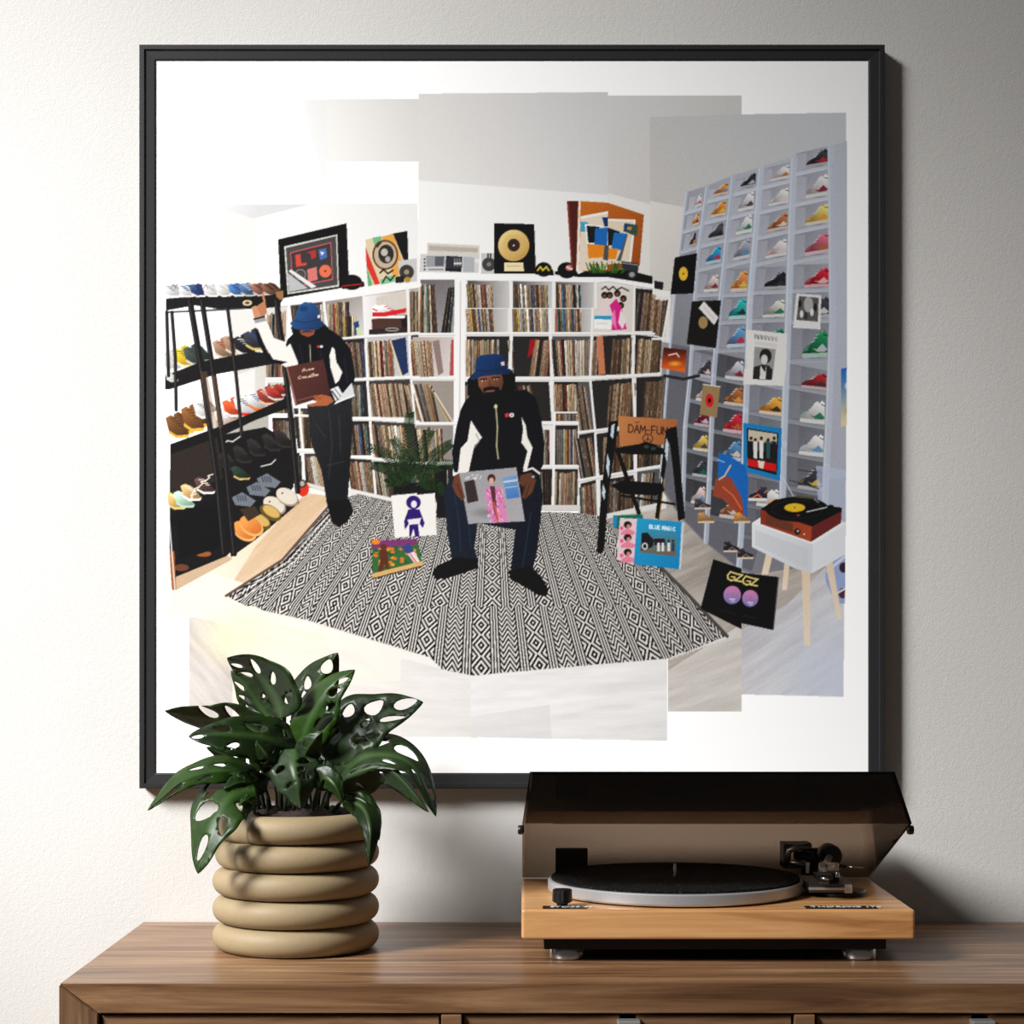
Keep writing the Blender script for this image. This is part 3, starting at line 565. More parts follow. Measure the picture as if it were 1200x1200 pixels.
    S.poly([(236, 435), (244, 435), (256, 500), (250, 502)], (128, 96, 66), .45); S.poly([(249, 440), (254, 440), (262, 500), (258, 502)], (140, 104, 70), .45)

def paint_people(S):
    sk = (120, 76, 54); nv = (14, 15, 24); cr = (232, 228, 220)
    # standing person
    S.poly([(361, 474), (413, 466), (414, 500), (411, 545), (408, 590), (384, 590), (378, 552), (366, 520)], lin((365, 500), (40, 41, 45), (412, 540), (24, 25, 28)))
    for p in [[(386, 480), (390, 520), (386, 560)], [(370, 495), (382, 512)], [(398, 486), (400, 530)], [(384, 545), (404, 540)]]: S.line(p, 1.1, (62, 63, 68), .8)
    S.poly([(383, 586), (410, 584), (415, 598), (408, 610), (398, 617), (390, 612)], (12, 11, 13))
    S.poly([(300, 360), (312, 352), (314, 366), (308, 376), (300, 372)], (178, 122, 92)); S.poly([(296, 360), (301, 358), (308, 372), (306, 380), (300, 376)], (196, 140, 106)); S.line([(311, 353), (309, 345)], 2.6, (186, 130, 98))
    S.poly([(299, 374), (312, 372), (322, 396), (340, 402), (350, 420), (350, 428), (336, 430), (322, 422), (310, 402)], cr); S.poly([(300, 384), (305, 390), (318, 420), (338, 424), (330, 427), (314, 422), (303, 400)], nv); S.poly([(299, 374), (312, 371.5), (313.5, 376), (300, 379)], (150, 150, 154)); S.line([(299, 374), (311, 371)], 1.8, (22, 24, 34))
    S.poly([(338, 398), (350, 385), (372, 388), (388, 386), (402, 396), (412, 410), (417, 440), (413, 462), (404, 472), (372, 470), (352, 462), (346, 430), (336, 404)], nv)
    S.poly([(341, 402), (350, 424), (352, 440), (340, 426), (334, 410)], cr); S.poly([(390, 406), (393, 409), (395, 424), (402, 436), (398, 446), (394, 450), (388, 430), (387, 416)], cr); S.poly([(413, 448), (416, 462), (392, 474), (396, 468)], (206, 206, 208)); S.line([(394, 472), (416, 463)], 1.6, (238, 238, 236)); S.line([(364, 404), (365, 424)], 1.2, (170, 160, 140))
    S.poly([(342, 384), (350, 376), (378, 376), (386, 384), (388, 396), (372, 398), (346, 398)], (15, 13, 15)); S.poly([(352, 387), (370, 386), (369, 392), (362, 395), (354, 392)], (140, 84, 60)); S.line([(355, 389), (367, 388.5)], 1.0, (44, 26, 22))
    S.poly([(351, 358), (358, 354), (370, 355), (374, 362), (376, 374), (382, 380), (374, 386), (360, 388), (345, 385), (341, 379), (346, 374)], lin((350, 360), (48, 90, 138), (375, 384), (28, 58, 98))); S.line([(346, 376), (360, 378), (376, 374)], 1.0, (24, 46, 80)); S.ell(357, 362, 5, 3.4, (32, 64, 106)); S.ell(374.5, 371, 1.6, 2, (216, 214, 206))
    S.ell(374, 406, 1.8, 1.6, (196, 60, 66)); S.ell(377.6, 406, 1.9, 1.6, (226, 224, 222))
    for p in [[(352, 405), (356, 425)], [(376, 412), (384, 440)], [(404, 420), (408, 448)]]: S.line(p, 2.2, (34, 36, 50), .7)
    # brown lettered box in the hand
    S.poly([(336, 430), (380, 421), (388, 462), (347, 475)], lin((340, 432), (92, 52, 46), (385, 470), (74, 40, 36))); S.poly([(336, 430), (338, 430), (349, 473), (347, 475)], (140, 100, 92)); S.line([(350, 469), (372, 463)], .7, (150, 108, 92))
    write(S, 'prince', 355.2, 435.4, 4.4, -.9, .4, -3.2, .65, (226, 206, 184), .95); write(S, 'Cruc', 350.5, 444.0, 4.2, -.8, .2, -3.2, .65, (226, 206, 184), .9); write(S, 'ial', 359.8, 442.4, 4.6, -.8, .2, -3.2, .65, (226, 206, 184), .9); write(S, 'Box', 366.4, 441.2, 4.2, -.8, .3, -3.4, .7, (226, 206, 184), .85)
    S.poly([(368, 464), (378, 462), (388, 464), (392, 470), (384, 475), (364, 476), (360, 474), (372, 471)], (164, 98, 62)); S.line([(369, 464), (377, 467)], 2.2, (150, 84, 52)); S.poly([(388, 456), (397, 452), (402, 461), (394, 470)], (222, 222, 222)); S.line([(390, 458), (397, 468)], 1.6, (40, 42, 50)); S.line([(393, 455), (400, 464)], 1.0, (90, 92, 98))
    # seated person
    S.poly([(520, 575), (530, 556), (560, 545), (610, 545), (632, 556), (636, 580), (630, 640), (624, 668), (598, 670), (604, 620), (560, 612), (556, 640), (560, 656), (530, 656), (524, 620)], lin((520, 600), (26, 36, 52), (636, 620), (17, 22, 34)))
    S.poly([(558, 612), (604, 612), (598, 640), (592, 662), (560, 660)], (0, 0, 0), 0.0)
    for p in [[(533, 580), (538, 610), (540, 645)], [(622, 600), (616, 640), (612, 664)], [(548, 600), (552, 640)]]: S.line(p, 1.6, (44, 58, 80), .6)
    S.poly([(507, 670), (512, 662), (534, 652), (560, 654), (561, 664), (545, 670), (522, 677), (510, 677)], (10, 9, 11)); S.poly([(596, 668), (622, 662), (634, 674), (643, 690), (640, 697), (630, 696), (614, 686), (598, 678)], (10, 9, 11))
    S.poly([(545, 470), (556, 458), (572, 468), (592, 460), (616, 456), (628, 466), (634, 490), (638, 520), (636, 545), (630, 555), (618, 558), (600, 560), (552, 560), (532, 552), (530, 530), (535, 500), (540, 480)], (13, 14, 22))
    S.poly([(552, 492), (560, 505), (565, 512), (556, 522), (552, 540), (549, 555), (537, 552), (540, 525), (548, 516)], cr); S.line([(558, 508), (562, 516), (556, 524)], 1.2, (150, 146, 140)); S.poly([(611, 488), (616, 498), (618, 512), (624, 524), (620, 540), (617, 552), (613, 548), (618, 528), (611, 518), (613, 502)], cr)
    S.line([(581, 474), (583, 500), (582, 522), (584, 537)], 1.7, (170, 166, 134)); S.ell(581, 476, 1.9, 2.6, (206, 200, 150)); S.line([(567, 467), (576, 471)], 1.2, (150, 150, 156)); S.line([(587, 470), (594, 466)], 1.4, (190, 190, 194)); S.poly([(592, 484), (596.5, 483.5), (596, 488.5), (592, 488.5)], (196, 52, 58)); S.ell(599.6, 486, 2.8, 2.6, (226, 224, 222)); S.ell(599.6, 486, 1.1, 1.0, (90, 90, 100))
    S.poly([(548, 445), (556, 436), (598, 432), (604, 440), (604, 460), (596, 470), (574, 474), (556, 470), (548, 462)], (12, 10, 12)); S.poly([(560, 441), (588, 437), (590, 448), (586, 462), (580, 466), (568, 462), (561, 452)], lin((565, 442), (140, 92, 66), (588, 462), (84, 52, 40))); S.poly([(566, 456), (584, 453), (588, 460), (580, 470), (570, 466)], (18, 14, 14)); S.line([(570, 458.5), (579, 457.5)], 1.9, (140, 88, 76)); S.poly([(566, 454.5), (574, 452.4), (584, 453), (583, 455.6), (567, 457)], (22, 16, 16))
    S.line([(563, 444.6), (570, 443.4)], 1.6, (30, 20, 18)); S.line([(577, 442.6), (585, 442)], 1.6, (30, 20, 18)); S.ell(566.5, 446, 2.2, 1.0, (206, 190, 180)); S.ell(581, 444, 2.2, 1.0, (206, 190, 180)); S.ell(567, 446, .9, .9, (16, 12, 12)); S.ell(581, 444, .9, .9, (16, 12, 12)); S.line([(574, 445), (573.4, 450.6), (576.6, 450.6)], 1.2, (94, 58, 44))
    S.poly([(551, 444), (557, 435), (558, 421), (564, 416), (578, 414.5), (590, 416), (594, 428), (596, 433), (602, 434), (596, 438), (580, 439), (564, 441), (556, 445)], lin((560, 416), (24, 64, 112), (590, 440), (14, 42, 80))); S.line([(558, 434), (575, 435), (595, 430)], 1.0, (12, 34, 66)); S.poly([(587, 424), (591, 423.6), (591.4, 428), (587.6, 428.4)], (220, 190, 180))
    # grey sleeve held in both hands: a plain stand-in with a standing figure
    S.poly([(538, 553), (605, 547), (615, 610), (549, 613)], lin((545, 556), (150, 150, 152), (612, 606), (164, 160, 164))); S.ell(570, 600, 22, 8, (120, 118, 120), .7, soft=.8); S.poly([(544, 564), (556, 561), (561, 586), (548, 589)], (60, 48, 48)); S.poly([(589, 559), (605, 556), (609, 582), (594, 584)], lin((595, 558), (120, 150, 190), (600, 582), (74, 120, 180))); S.line([(591, 564), (605, 562)], 2.2, (206, 216, 230), .8); S.line([(592, 571), (606, 569)], 1.2, (190, 206, 224), .7)
    S.ell(576, 560, 4.6, 5.2, (70, 40, 38)); S.ell(576, 562.6, 2.8, 3.6, (214, 160, 140)); S.poly([(568, 573), (574, 569), (580, 569), (588, 571), (592, 590), (595, 611), (577, 612), (572, 598)], (206, 130, 170)); S.poly([(574, 569), (580, 569), (582, 590), (580, 604)], (96, 50, 60)); S.line([(579, 588), (584, 611)], 2.2, (190, 90, 60))
    for _ in range(60):
        x, y = 570 + 22 * ART_RNG.rand(), 572 + 38 * ART_RNG.rand()
        if 568 + (y - 572) * .12 < x < 588 + (y - 572) * .16 and not (574 < x < 581 and y < 596): S.line([(x, y), (x + 1.2, y + 2)], .8, [(240, 206, 226), (150, 70, 120)][ART_RNG.randint(2)])
    for _ in range(22):
        x, y = 545 + 20 * ART_RNG.rand(), 555.5 + 6 * ART_RNG.rand(); S.line([(x, y), (x + 1.4, y - 1.2)], .8, (206, 206, 206))
    S.poly([(533, 556), (538, 554), (541, 566), (545, 582), (542, 586), (534, 578), (530, 568)], (108, 66, 46)); S.poly([(610, 556), (622, 553), (628, 562), (624, 576), (616, 584), (611, 582), (614, 570), (608, 566)], (100, 62, 44))
    for p in [[(616, 566), (612, 580)], [(620, 568), (616, 582)], [(536, 566), (542, 582)]]: S.line(p, 1.0, (62, 36, 26))
    S.ell(624.5, 558, 3, 2.6, (60, 52, 50)); S.ell(624.5, 558, 1.8, 1.5, (170, 164, 156)); S.line([(532, 556), (538, 552.5), (546, 552)], 2.2, (226, 224, 220)); S.line([(614, 551), (624, 548), (632, 554)], 2.2, (226, 224, 220))

def fern(S):
    S.poly([(462, 566), (500, 564), (514, 575), (514, 586), (498, 580), (462, 578)], (22, 20, 20)); S.poly([(508, 545), (524, 545), (524, 606), (512, 606), (512, 590)], (26, 22, 24))
    stems = [((484, 565), (478, 505), (481, 485)), ((484, 565), (470, 535), (434, 524)), ((484, 565), (462, 548), (438, 545)), ((486, 565), (505, 540), (535, 545)), ((486, 565), (508, 530), (528, 520)), ((484, 565), (470, 558), (455, 565)), ((488, 568), (506, 560), (520, 575)), ((485, 562), (492, 525), (505, 505)), ((484, 563), (480, 540), (462, 515))]
    for a, b, c in stems:
        P_ = [((1 - t) ** 2 * a[0] + 2 * t * (1 - t) * b[0] + t * t * c[0], (1 - t) ** 2 * a[1] + 2 * t * (1 - t) * b[1] + t * t * c[1]) for t in np.linspace(0, 1, 24)]
        S.line(P_, 1.0, (60, 84, 50))
        for k in range(2, 24):
            x, y = P_[k]; dx, dy = P_[k][0] - P_[k - 1][0], P_[k][1] - P_[k - 1][1]; L = math.hypot(dx, dy) or 1; dx /= L; dy /= L
            ln = 10 * (1 - .6 * k / 24)
            for s_ in (-1, 1):
                g = ART_RNG.rand(); S.line([(x, y), (x + (dx * .7 - s_ * dy) * ln, y + (dy * .7 + s_ * dx) * ln)], 1.3, (16 + 24 * g, 28 + 40 * g, 14 + 16 * g))

def paint_sleeves(S):
    # white sleeve with a purple silhouette
    S.poly([(459, 580), (489, 577), (489, 579), (510, 577), (512, 626), (463, 629)], (232, 228, 222)); S.ell(485, 588, 8.5, 8, (50, 26, 110)); S.ell(485.5, 590, 3.4, 4.2, (226, 220, 224)); S.poly([(479, 596), (492, 596), (498, 612), (496, 618), (490, 610), (492, 628), (487, 628), (485, 618), (482, 628), (480, 628), (480, 612), (475, 620), (474, 610)], (50, 26, 110)); S.poly([(478, 608), (494, 606), (492, 613), (480, 614)], (226, 222, 222))
    # bright patterned sleeve
    S.poly([(436, 633), (489, 630), (496, 660), (437, 675)], (60, 104, 62))
    for _ in range(46):
        x, y = 440 + 50 * ART_RNG.rand(), 640 + 28 * ART_RNG.rand()
        if y < 672 - (x - 437) * .25: S.ell(x, y, 2.6, 1.7, [(226, 150, 40), (206, 120, 40), (40, 90, 60)][ART_RNG.randint(3)])
    S.poly([(436, 633), (489, 630), (490, 637), (437, 642)], (120, 60, 110)); S.ell(441, 634, 5, 3, (230, 130, 40)); S.ell(450, 640, 4, 4, (100, 54, 36)); S.poly([(445, 644), (454, 643), (456, 660), (459, 671), (455, 671), (451, 660), (447, 672), (443, 672), (446, 656)], (96, 50, 34)); S.poly([(470, 640), (480, 636), (486, 645), (478, 648)], (60, 74, 130)); S.poly([(478, 648), (486, 645), (493, 658), (487, 660)], (226, 206, 206)); S.line([(481, 648), (489, 659)], 1.2, (206, 40, 50)); S.poly([(437, 671), (496, 656), (496, 661), (437, 676)], (206, 166, 110)); S.line([(437, 677), (496, 662)], 1.4, (90, 66, 50))
    # sleeves leaning on the folding chair
    S.poly([(718, 603), (752, 602), (756, 618), (720, 618)], (24, 110, 84)); S.poly([(718, 604), (723, 604), (722, 617), (718, 617)], (40, 130, 180))
    S.poly([(726, 606), (746, 607), (742, 661), (722, 655)], (222, 196, 202))
    for k, y in enumerate((614, 629, 646)): S.ell(735, y, 4.6, 4.2, (40, 28, 30)); S.ell(736, y + 2, 2.4, 2.6, (206, 130, 120)); S.poly([(727, y + 9), (734, y + 4), (744, y + 8), (742, y + 12), (727, y + 12)], (226, 130, 150)); S.ell(728, y + 4, 2.2, 2.4, (230, 100, 130))
    S.poly([(746, 606), (800, 611), (796, 666), (742, 660)], lin((750, 610), (40, 150, 196), (795, 660), (24, 132, 182))); S.poly([(798, 611), (801, 612), (797, 666), (795, 666)], (196, 206, 210))
    write(S, 'BLUE', 760.5, 618.2, 3.5, .35, 0, -4.2, 1.05, (240, 244, 246), .95); write(S, 'MAGIC', 775.3, 619.7, 3.3, .35, 0, -4.2, 1.05, (240, 244, 246), .98)
    S.poly([(751, 620), (793, 624), (791, 651), (749, 646)], lin((770, 622), (60, 140, 170), (770, 650), (120, 100, 82))); S.poly([(751, 624), (758, 623), (766, 632), (764, 640), (751, 644)], (30, 30, 34)); S.ell(755, 639, 3.6, 4, (226, 226, 226)); S.ell(755, 639, 2.2, 2.6, (40, 40, 40)); S.poly([(766, 630), (778, 630), (780, 638), (766, 638)], (40, 30, 50))
    for x in (771, 776, 783, 788): S.ell(x, 633, 1.3, 1.6, (50, 34, 30)); S.poly([(x - 1.6, 635), (x + 1.6, 635), (x + 1.4, 645), (x - 1.4, 645)], (226, 224, 220) if x != 788 else (40, 70, 90))
    # black sleeve with two discs
    S.poly([(835, 654), (868, 665), (868, 670), (911, 675), (905, 737), (868, 729), (868, 736), (820, 712)], (12, 11, 13)); S.line([(911, 676), (905, 736)], 1.4, (84, 84, 90)); S.line([(841, 713), (862, 719)], .8, (44, 42, 44)); S.line([(869, 720), (886, 723)], .8, (54, 52, 54))
    gold = (222, 200, 130)
    for x, y in ((851, 671), (869, 676)):
        S.line([(x + 12, y - 1.5 + 2), (x + 4, y - 2), (x + .6, y + 2), (x + 1.2, y + 6), (x + 5, y + 8.2), (x + 9, y + 7)], 1.9, gold); S.line([(x + 5, y + 3.6), (x + 9.2, y + 4.2), (x + 8.6, y + 7.4)], 1.7, gold); S.line([(x + 12, y + .6), (x + 18, y + 1.6), (x + 9.6, y + 8), (x + 17.4, y + 9.4)], 1.9, gold)
    for x, y, r in ((857, 696, 10.2), (878, 700, 9.4)): S.ell(x, y, r, r * 1.05, lin((x, y - r), (206, 130, 170), (x, y + r), (120, 120, 176))); S.line([(x - 3, y + 4.5), (x + 3, y + 5)], 1.4, (216, 206, 226)); S.line([(x - 1.5, y + 7), (x + 2.5, y + 7.4)], 1.0, (216, 206, 226)); S.ell(x, y, 1.0, 1.0, (170, 110, 160))

def paint_chair(S):
    bk = (16, 15, 16)
    S.poly([(724, 487), (793, 491), (791, 520), (726, 522)], lin((730, 488), (186, 124, 78), (790, 520), (160, 100, 60)))
    write(S, 'DAM-FUN', 736, 506, 8.1, .6, .3, -9.0, 1.1, (40, 28, 24), .82); write(S, 'K', 785.5, 509.5, 8, .6, .3, -9.0, 1.1, (40, 28, 24)); S.line([(744, 494.5), (748, 494.3)], .9, (40, 28, 24))
    S.ell(758.5, 513.5, 6.2, 5.6, (60, 38, 30)); S.ell(758.5, 513.5, 5.2, 4.6, (176, 114, 70)); S.line([(758.5, 508), (758.5, 519)], .9, (60, 38, 30)); S.line([(754, 517), (758.5, 513), (763, 517)], .9, (60, 38, 30))
    S.poly([(713, 494), (724, 492), (718, 540), (712, 580), (708, 640), (704, 648), (699, 646), (703, 590), (708, 540)], bk); S.poly([(782, 502), (792, 499), (796, 540), (802, 606), (794, 610), (788, 550)], bk); S.poly([(780, 502), (786, 502), (776, 570), (772, 608), (767, 606), (774, 550)], bk); S.line([(778, 560), (772, 606)], 1.2, (176, 130, 70))
    for p in [[(716, 498), (720, 496), (718, 514), (715, 510)], [(711, 530), (714, 540), (713, 560), (710, 548)], [(706, 566), (709, 574), (708, 586), (705, 578)], [(780, 512), (783, 520), (781, 542), (778, 530)], [(774, 556), (776, 562), (774, 568)]]: S.poly(p, (190, 206, 216))
    S.poly([(719, 525), (746, 520), (776, 524), (780, 532), (740, 532), (722, 530)], bk); S.poly([(715, 568), (730, 562), (776, 566), (778, 574), (768, 580), (730, 578)], bk); S.line([(724, 530), (748, 600)], 5, bk); S.line([(728, 580), (790, 590)], 2.6, bk); S.poly([(748, 520), (756, 517), (770, 521), (768, 528), (752, 527)], (14, 14, 14)); S.ell(757, 523, 3, 2, (60, 72, 60)); S.ell(765, 525, 3, 2, (54, 66, 60))

def post_x(p, y): return float(np.interp(y, [q[1] for q in p], [q[0] for q in p]))
def paint_boxes(S):
    P_ = [[(803, 226), (790, 330), (778, 470), (770, 600)], [(826, 220), (815, 300), (806, 440), (800, 500), (797, 604)], [(856, 208), (839, 372), (833, 440), (828, 560), (824, 634)], [(888, 198), (875, 353), (870, 480), (866, 600), (862, 666)], [(926, 186), (920, 353), (914, 520), (911, 650)], [(969, 175), (971, 380), (964, 545), (960, 640)], [(991, 168), (993, 400), (990, 700)]]
    S.poly([(803, 226), (826, 219), (856, 207), (888, 197), (926, 185), (969, 173), (991, 166), (991, 650), (940, 664), (880, 672), (862, 664), (824, 634), (797, 606), (776, 575), (778, 470), (790, 340)], lin((800, 420), (128, 128, 136), (990, 300), (190, 194, 206)))
    S.poly([(774, 400), (870, 420), (910, 560), (880, 668), (862, 662), (824, 632), (797, 604), (776, 570)], (92, 92, 98), .6)
    rows = {0: [250, 272, 296], 1: [237, 262, 289, 317, 346, 376, 408, 440, 468, 497, 526, 556, 588], 2: [229, 256, 283, 313, 346, 378, 411, 442, 472, 504, 536, 570, 604], 3: [221, 250, 280, 311, 343, 376, 411, 446, 482, 518, 554, 590, 626], 4: [205, 241, 273, 308, 341, 377, 423, 452, 492, 530, 570, 606]}
    cols = [(226, 224, 222), (206, 40, 60), (60, 60, 70), (230, 150, 60), (90, 140, 180), (230, 200, 196), (40, 38, 44), (200, 200, 206), (120, 30, 50), (30, 110, 80), (170, 110, 70), (222, 190, 90)]
    special = {(1, 0): (206, 130, 60), (1, 1): (206, 130, 60), (1, 2): (70, 70, 78), (1, 3): (40, 140, 190), (1, 4): (200, 184, 176), (2, 0): (44, 44, 54), (2, 1): (226, 222, 226), (2, 2): (232, 232, 232), (2, 3): (150, 150, 160), (2, 4): (206, 130, 70), (2, 5): (40, 160, 160), (3, 0): (232, 232, 234), (3, 1): (230, 232, 230), (3, 2): (170, 104, 66), (3, 3): (232, 200, 200), (3, 4): (34, 32, 38), (3, 5): (196, 192, 184), (4, 0): (56, 58, 66), (4, 1): (226, 222, 214), (4, 2): (226, 190, 110), (4, 3): (190, 100, 120), (4, 4): (180, 34, 52), (4, 5): (60, 60, 70), (4, 6): (30, 120, 80), (4, 7): (150, 40, 50), (4, 8): (226, 226, 222), (4, 9): (232, 232, 232)}
    for c, ys in rows.items():
        y0 = {0: 228, 1: 219, 2: 209, 3: 196, 4: 178}[c]
        for r, y1 in enumerate(ys):
            xa0, xb0 = post_x(P_[c], y0), post_x(P_[c + 1], y0); xa1, xb1 = post_x(P_[c], y1), post_x(P_[c + 1], y1)
            sk = {0: -6, 1: -7, 2: -8, 3: -9, 4: -9}[c] * (1 if y1 < 330 else (.2 if y1 < 440 else -.9))
            d = np.clip(1 - (y1 - 240) / 900.0, .6, 1); dk = .62 if (y1 > 440 and c < 3) else 1.0
            base = np.array((176, 178, 189)) * d * dk
            S.poly([(xa0 + 5, y0 + 3), (xb0 - 1, y0 + 3 + sk), (xb1 - 1, y1 - 2 + sk), (xa1 + 5, y1 - 2)], lin((xa0, y0), base * .82, (xb1, y1), base * 1.12))
            S.poly([(xa0 + 5, y0 + 3), (xa0 + 5 + (xb0 - xa0) * .3, y0 + 5 + sk * .3), (xa1 + 5 + (xb1 - xa1) * .3, y1 - 5 + sk * .3), (xa1 + 5, y1 - 2)], base * 1.1, .6)
            up = special.get((c, r), cols[(c * 5 + r * 3) % len(cols)]); up = np.array(up, float) * (.7 + .3 * dk)
            w = (xb1 - xa1) * (.56 if c else .34); h = (y1 - y0) * (.62 + .14 * ((r * 3 + c) % 3) / 2)
            xr, yb = xb1 - 1, y1 - 3 + sk
            T = lambda u, v: (xr - u * w, yb - v * h - sk * .42 * u)
            ac = np.array(cols[(r * 7 + c * 3 + 1) % len(cols)], float); hi_ = np.clip(up * 1.18 + 10, 0, 250)
            S.ell(xr - w * .5, yb - sk * .2, w * .6, 2.4, base * .55, .6, soft=.9)
            S.poly([T(*q) for q in [(0, .0), (0, .9), (.12, 1.0), (.22, .86), (.30, .95), (.42, .86), (.52, .66), (.66, .5), (.84, .42), (.98, .28), (1.02, .1), (1.0, 0)]], lin(T(.2, .95), hi_, T(.6, .1), up * .68))
            S.poly([T(*q) for q in [(0, .0), (0, .17), (.5, .16), (1.0, .15), (1.03, .06), (1.0, -.02)]], np.clip(up * .25 + 160, 0, 238))
            S.poly([T(*q) for q in [(.0, .28), (.2, .5), (.42, .3), (.62, .34), (.4, .2), (.1, .2)]], ac, .85)
            S.poly([T(*q) for q in [(.72, .46), (.92, .36), (1.0, .22), (.8, .24)]], up * .55 + ac * .4, .8)
            for kk in range(3): S.line([T(.32 + .1 * kk, .86 - .13 * kk), T(.44 + .1 * kk, .82 - .13 * kk)], .9, (228, 228, 230), .9)
            S.line([T(0, .78), T(.14, .84)], 1.2, up * .4)
            S.line([(xa1 + 2, y1), (xb1, y1 + sk)], 3.6, np.array((200, 206, 219)) * d * (.8 + .2 * dk), .8); S.line([(xa1 + 2, y1 + 2), (xb1, y1 + 2 + sk)], 1.0, np.array((226, 230, 238)) * d * (.8 + .2 * dk), .8)
            y0 = y1
    for k, p in enumerate(P_):
        w = [3, 5, 6, 7, 8, 8, 5][k]
        S.line([(x + w * .4, y) for x, y in p], w, (176, 184, 200) if k < 3 else (192, 201, 217), .82); S.line([(x + w * .1, y) for x, y in p], 1.1, (222, 228, 238), .8)
    S.poly([(974, 190), (990, 184), (991, 560), (968, 560)], (190, 194, 212), .55)
    # things fixed to the boxes
    S.poly([(790, 302), (816, 297), (812, 344), (785, 345)], (14, 13, 14)); S.ell(800, 321, 5.2, 8, (226, 178, 60)); S.ell(800, 321, .9, 1.2, (60, 40, 20))
    S.poly([(810, 353), (844, 352), (838, 408), (804, 403)], (26, 23, 23)); S.ell(823, 378, 5.4, 7.2, (160, 134, 92)); S.poly([(824, 353), (841, 372), (836, 381), (818, 361)], (226, 222, 220)); S.line([(824, 360), (836, 374)], .7, (180, 160, 160))
    S.poly([(777, 407), (804, 410), (802, 436), (774, 431)], lin((788, 408), (70, 22, 16), (788, 434), (226, 106, 34))); S.line([(783, 416), (792, 414), (795, 418)], 1.6, (240, 200, 190)); S.ell(790, 426, 10, 4, (250, 180, 70), .8, soft=.8); S.line([(778, 440), (800, 444), (818, 440)], 3.5, (44, 46, 50))
    S.poly([(823, 450), (843, 453), (839, 489), (819, 485)], (150, 126, 92)); S.line([(823, 450), (843, 453)], 1.2, (222, 216, 206)); S.ell(830.5, 469, 4.8, 7.8, (206, 38, 40)); S.ell(830.5, 469, 1.8, 2.8, (20, 16, 18))
    S.poly([(932, 344), (961, 346), (960, 386), (928, 384)], (226, 225, 224)); S.poly([(935, 347), (958, 349), (957, 377), (932, 375)], (96, 95, 95)); S.ell(946, 357, 5.5, 9, (170, 168, 168)); [S.ell(x, y, 2, 4.5, c) for x, y, c in ((936, 356, (40, 40, 40)), (938, 368, (220, 220, 220)), (950, 366, (226, 226, 226)), (954, 360, (36, 36, 36)), (943, 370, (60, 60, 60)))]
    S.poly([(873, 386), (921, 391), (920, 431), (917, 452), (870, 450), (871, 432), (874, 432)], (226, 224, 220)); [S.line([(883.5 + k * 2.1, 391.5 + k * .25 + (k % 3) * .5), (884 + k * 2.1 + (k % 2) * .9, 396.6 + k * .25)], .9, (70 + k * 7, 68 + k * 7, 68 + k * 7)) for k in range(13)]; [S.line([(884 + k * 2.0, 400 + k * .25), (884.6 + k * 2.0, 404 + k * .25)], .6, (176, 174, 172)) for k in range(13)]
    S.poly([(883, 406), (908, 409), (904, 445), (881, 444)], (150, 149, 148)); S.ell(896, 417, 7, 8.5, (40, 38, 38)); S.ell(894.5, 421, 4, 5.6, (206, 204, 202)); S.poly([(882, 430), (892, 427), (900, 428), (904, 433), (903, 445), (881, 444)], (44, 42, 42)); S.poly([(890, 428), (895, 436), (897, 428), (896, 444), (889, 444)], (214, 212, 210))
    S.poly([(870, 495), (915, 501), (913, 563), (870, 551)], (30, 128, 186)); S.poly([(874, 501), (911, 507), (909, 556), (875, 547)], (40, 34, 32)); S.poly([(876, 503), (909, 508), (909, 520), (876, 516)], (196, 186, 164))
    for k, x in enumerate((879, 884, 891, 899, 906)): S.ell(x, 513 + (k % 2) * 2, 1.8, 2.2, (60, 36, 28)); S.poly([(x - 2.6, 516), (x + 2.6, 517), (x + 2, 537), (x - 2, 536)], [(30, 28, 30), (222, 218, 214), (226, 224, 220), (50, 90, 96), (36, 32, 34)][k]); S.line([(x - 3.4, 517), (x - 3.2, 534)], .8, (20, 18, 18))
    S.poly([(874.5, 537), (908, 543), (908, 552), (875, 545)], (206, 30, 32)); S.poly([(887, 539), (895, 540), (893, 549), (888, 547)], (230, 214, 200)); S.line([(878, 547), (906, 554)], 1.2, (16, 14, 14))
    S.poly([(841, 530), (853, 533), (872, 545), (876, 560), (874, 612), (862, 585), (840, 560)], (28, 106, 180)); S.poly([(838, 560), (855, 558), (868, 582), (872, 604), (862, 600), (846, 584), (834, 580)], (150, 74, 52)); S.line([(842, 561), (848, 557), (855, 545)], 2.0, (216, 180, 150)); S.line([(846, 570), (858, 580), (868, 596)], 1.6, (220, 110, 70)); S.line([(840, 538), (848, 541)], .9, (190, 210, 230))
    S.poly([(984, 432), (994, 430), (996, 496), (984, 500)], lin((990, 432), (40, 110, 190), (990, 495), (226, 206, 160))); S.ell(992, 452, 3.6, 4.4, (190, 200, 226)); S.ell(992, 480, 3, 6, (190, 150, 70))
    # lower open boxes and their shoes
    for x, y, c in [(822, 590, (60, 56, 60)), (826, 606, (168, 124, 66)), (868, 606, (190, 130, 60)), (856, 640, (40, 36, 38)), (872, 648, (46, 40, 42))]: shoe(S, x - 9, y + 6, 19, 13, c, (210, 190, 170), (120, 116, 120))
    shoe(S, 898, 586, 22, 17, (40, 46, 70), (226, 222, 222), (226, 120, 60), -1)
    S.poly([(955, 545), (990, 550), (990, 640), (960, 640)], (186, 196, 220), .7)
    S.poly([(966, 640), (990, 620), (990, 706), (978, 706), (966, 680)], (150, 164, 206)); S.line([(968, 668), (990, 650)], 3, (206, 214, 232)); S.ell(987, 664, 5, 6, (60, 40, 50)); S.ell(986, 694, 5, 6, (90, 50, 60)); S.line([(968, 700), (990, 688)], 2.4, (206, 214, 232))

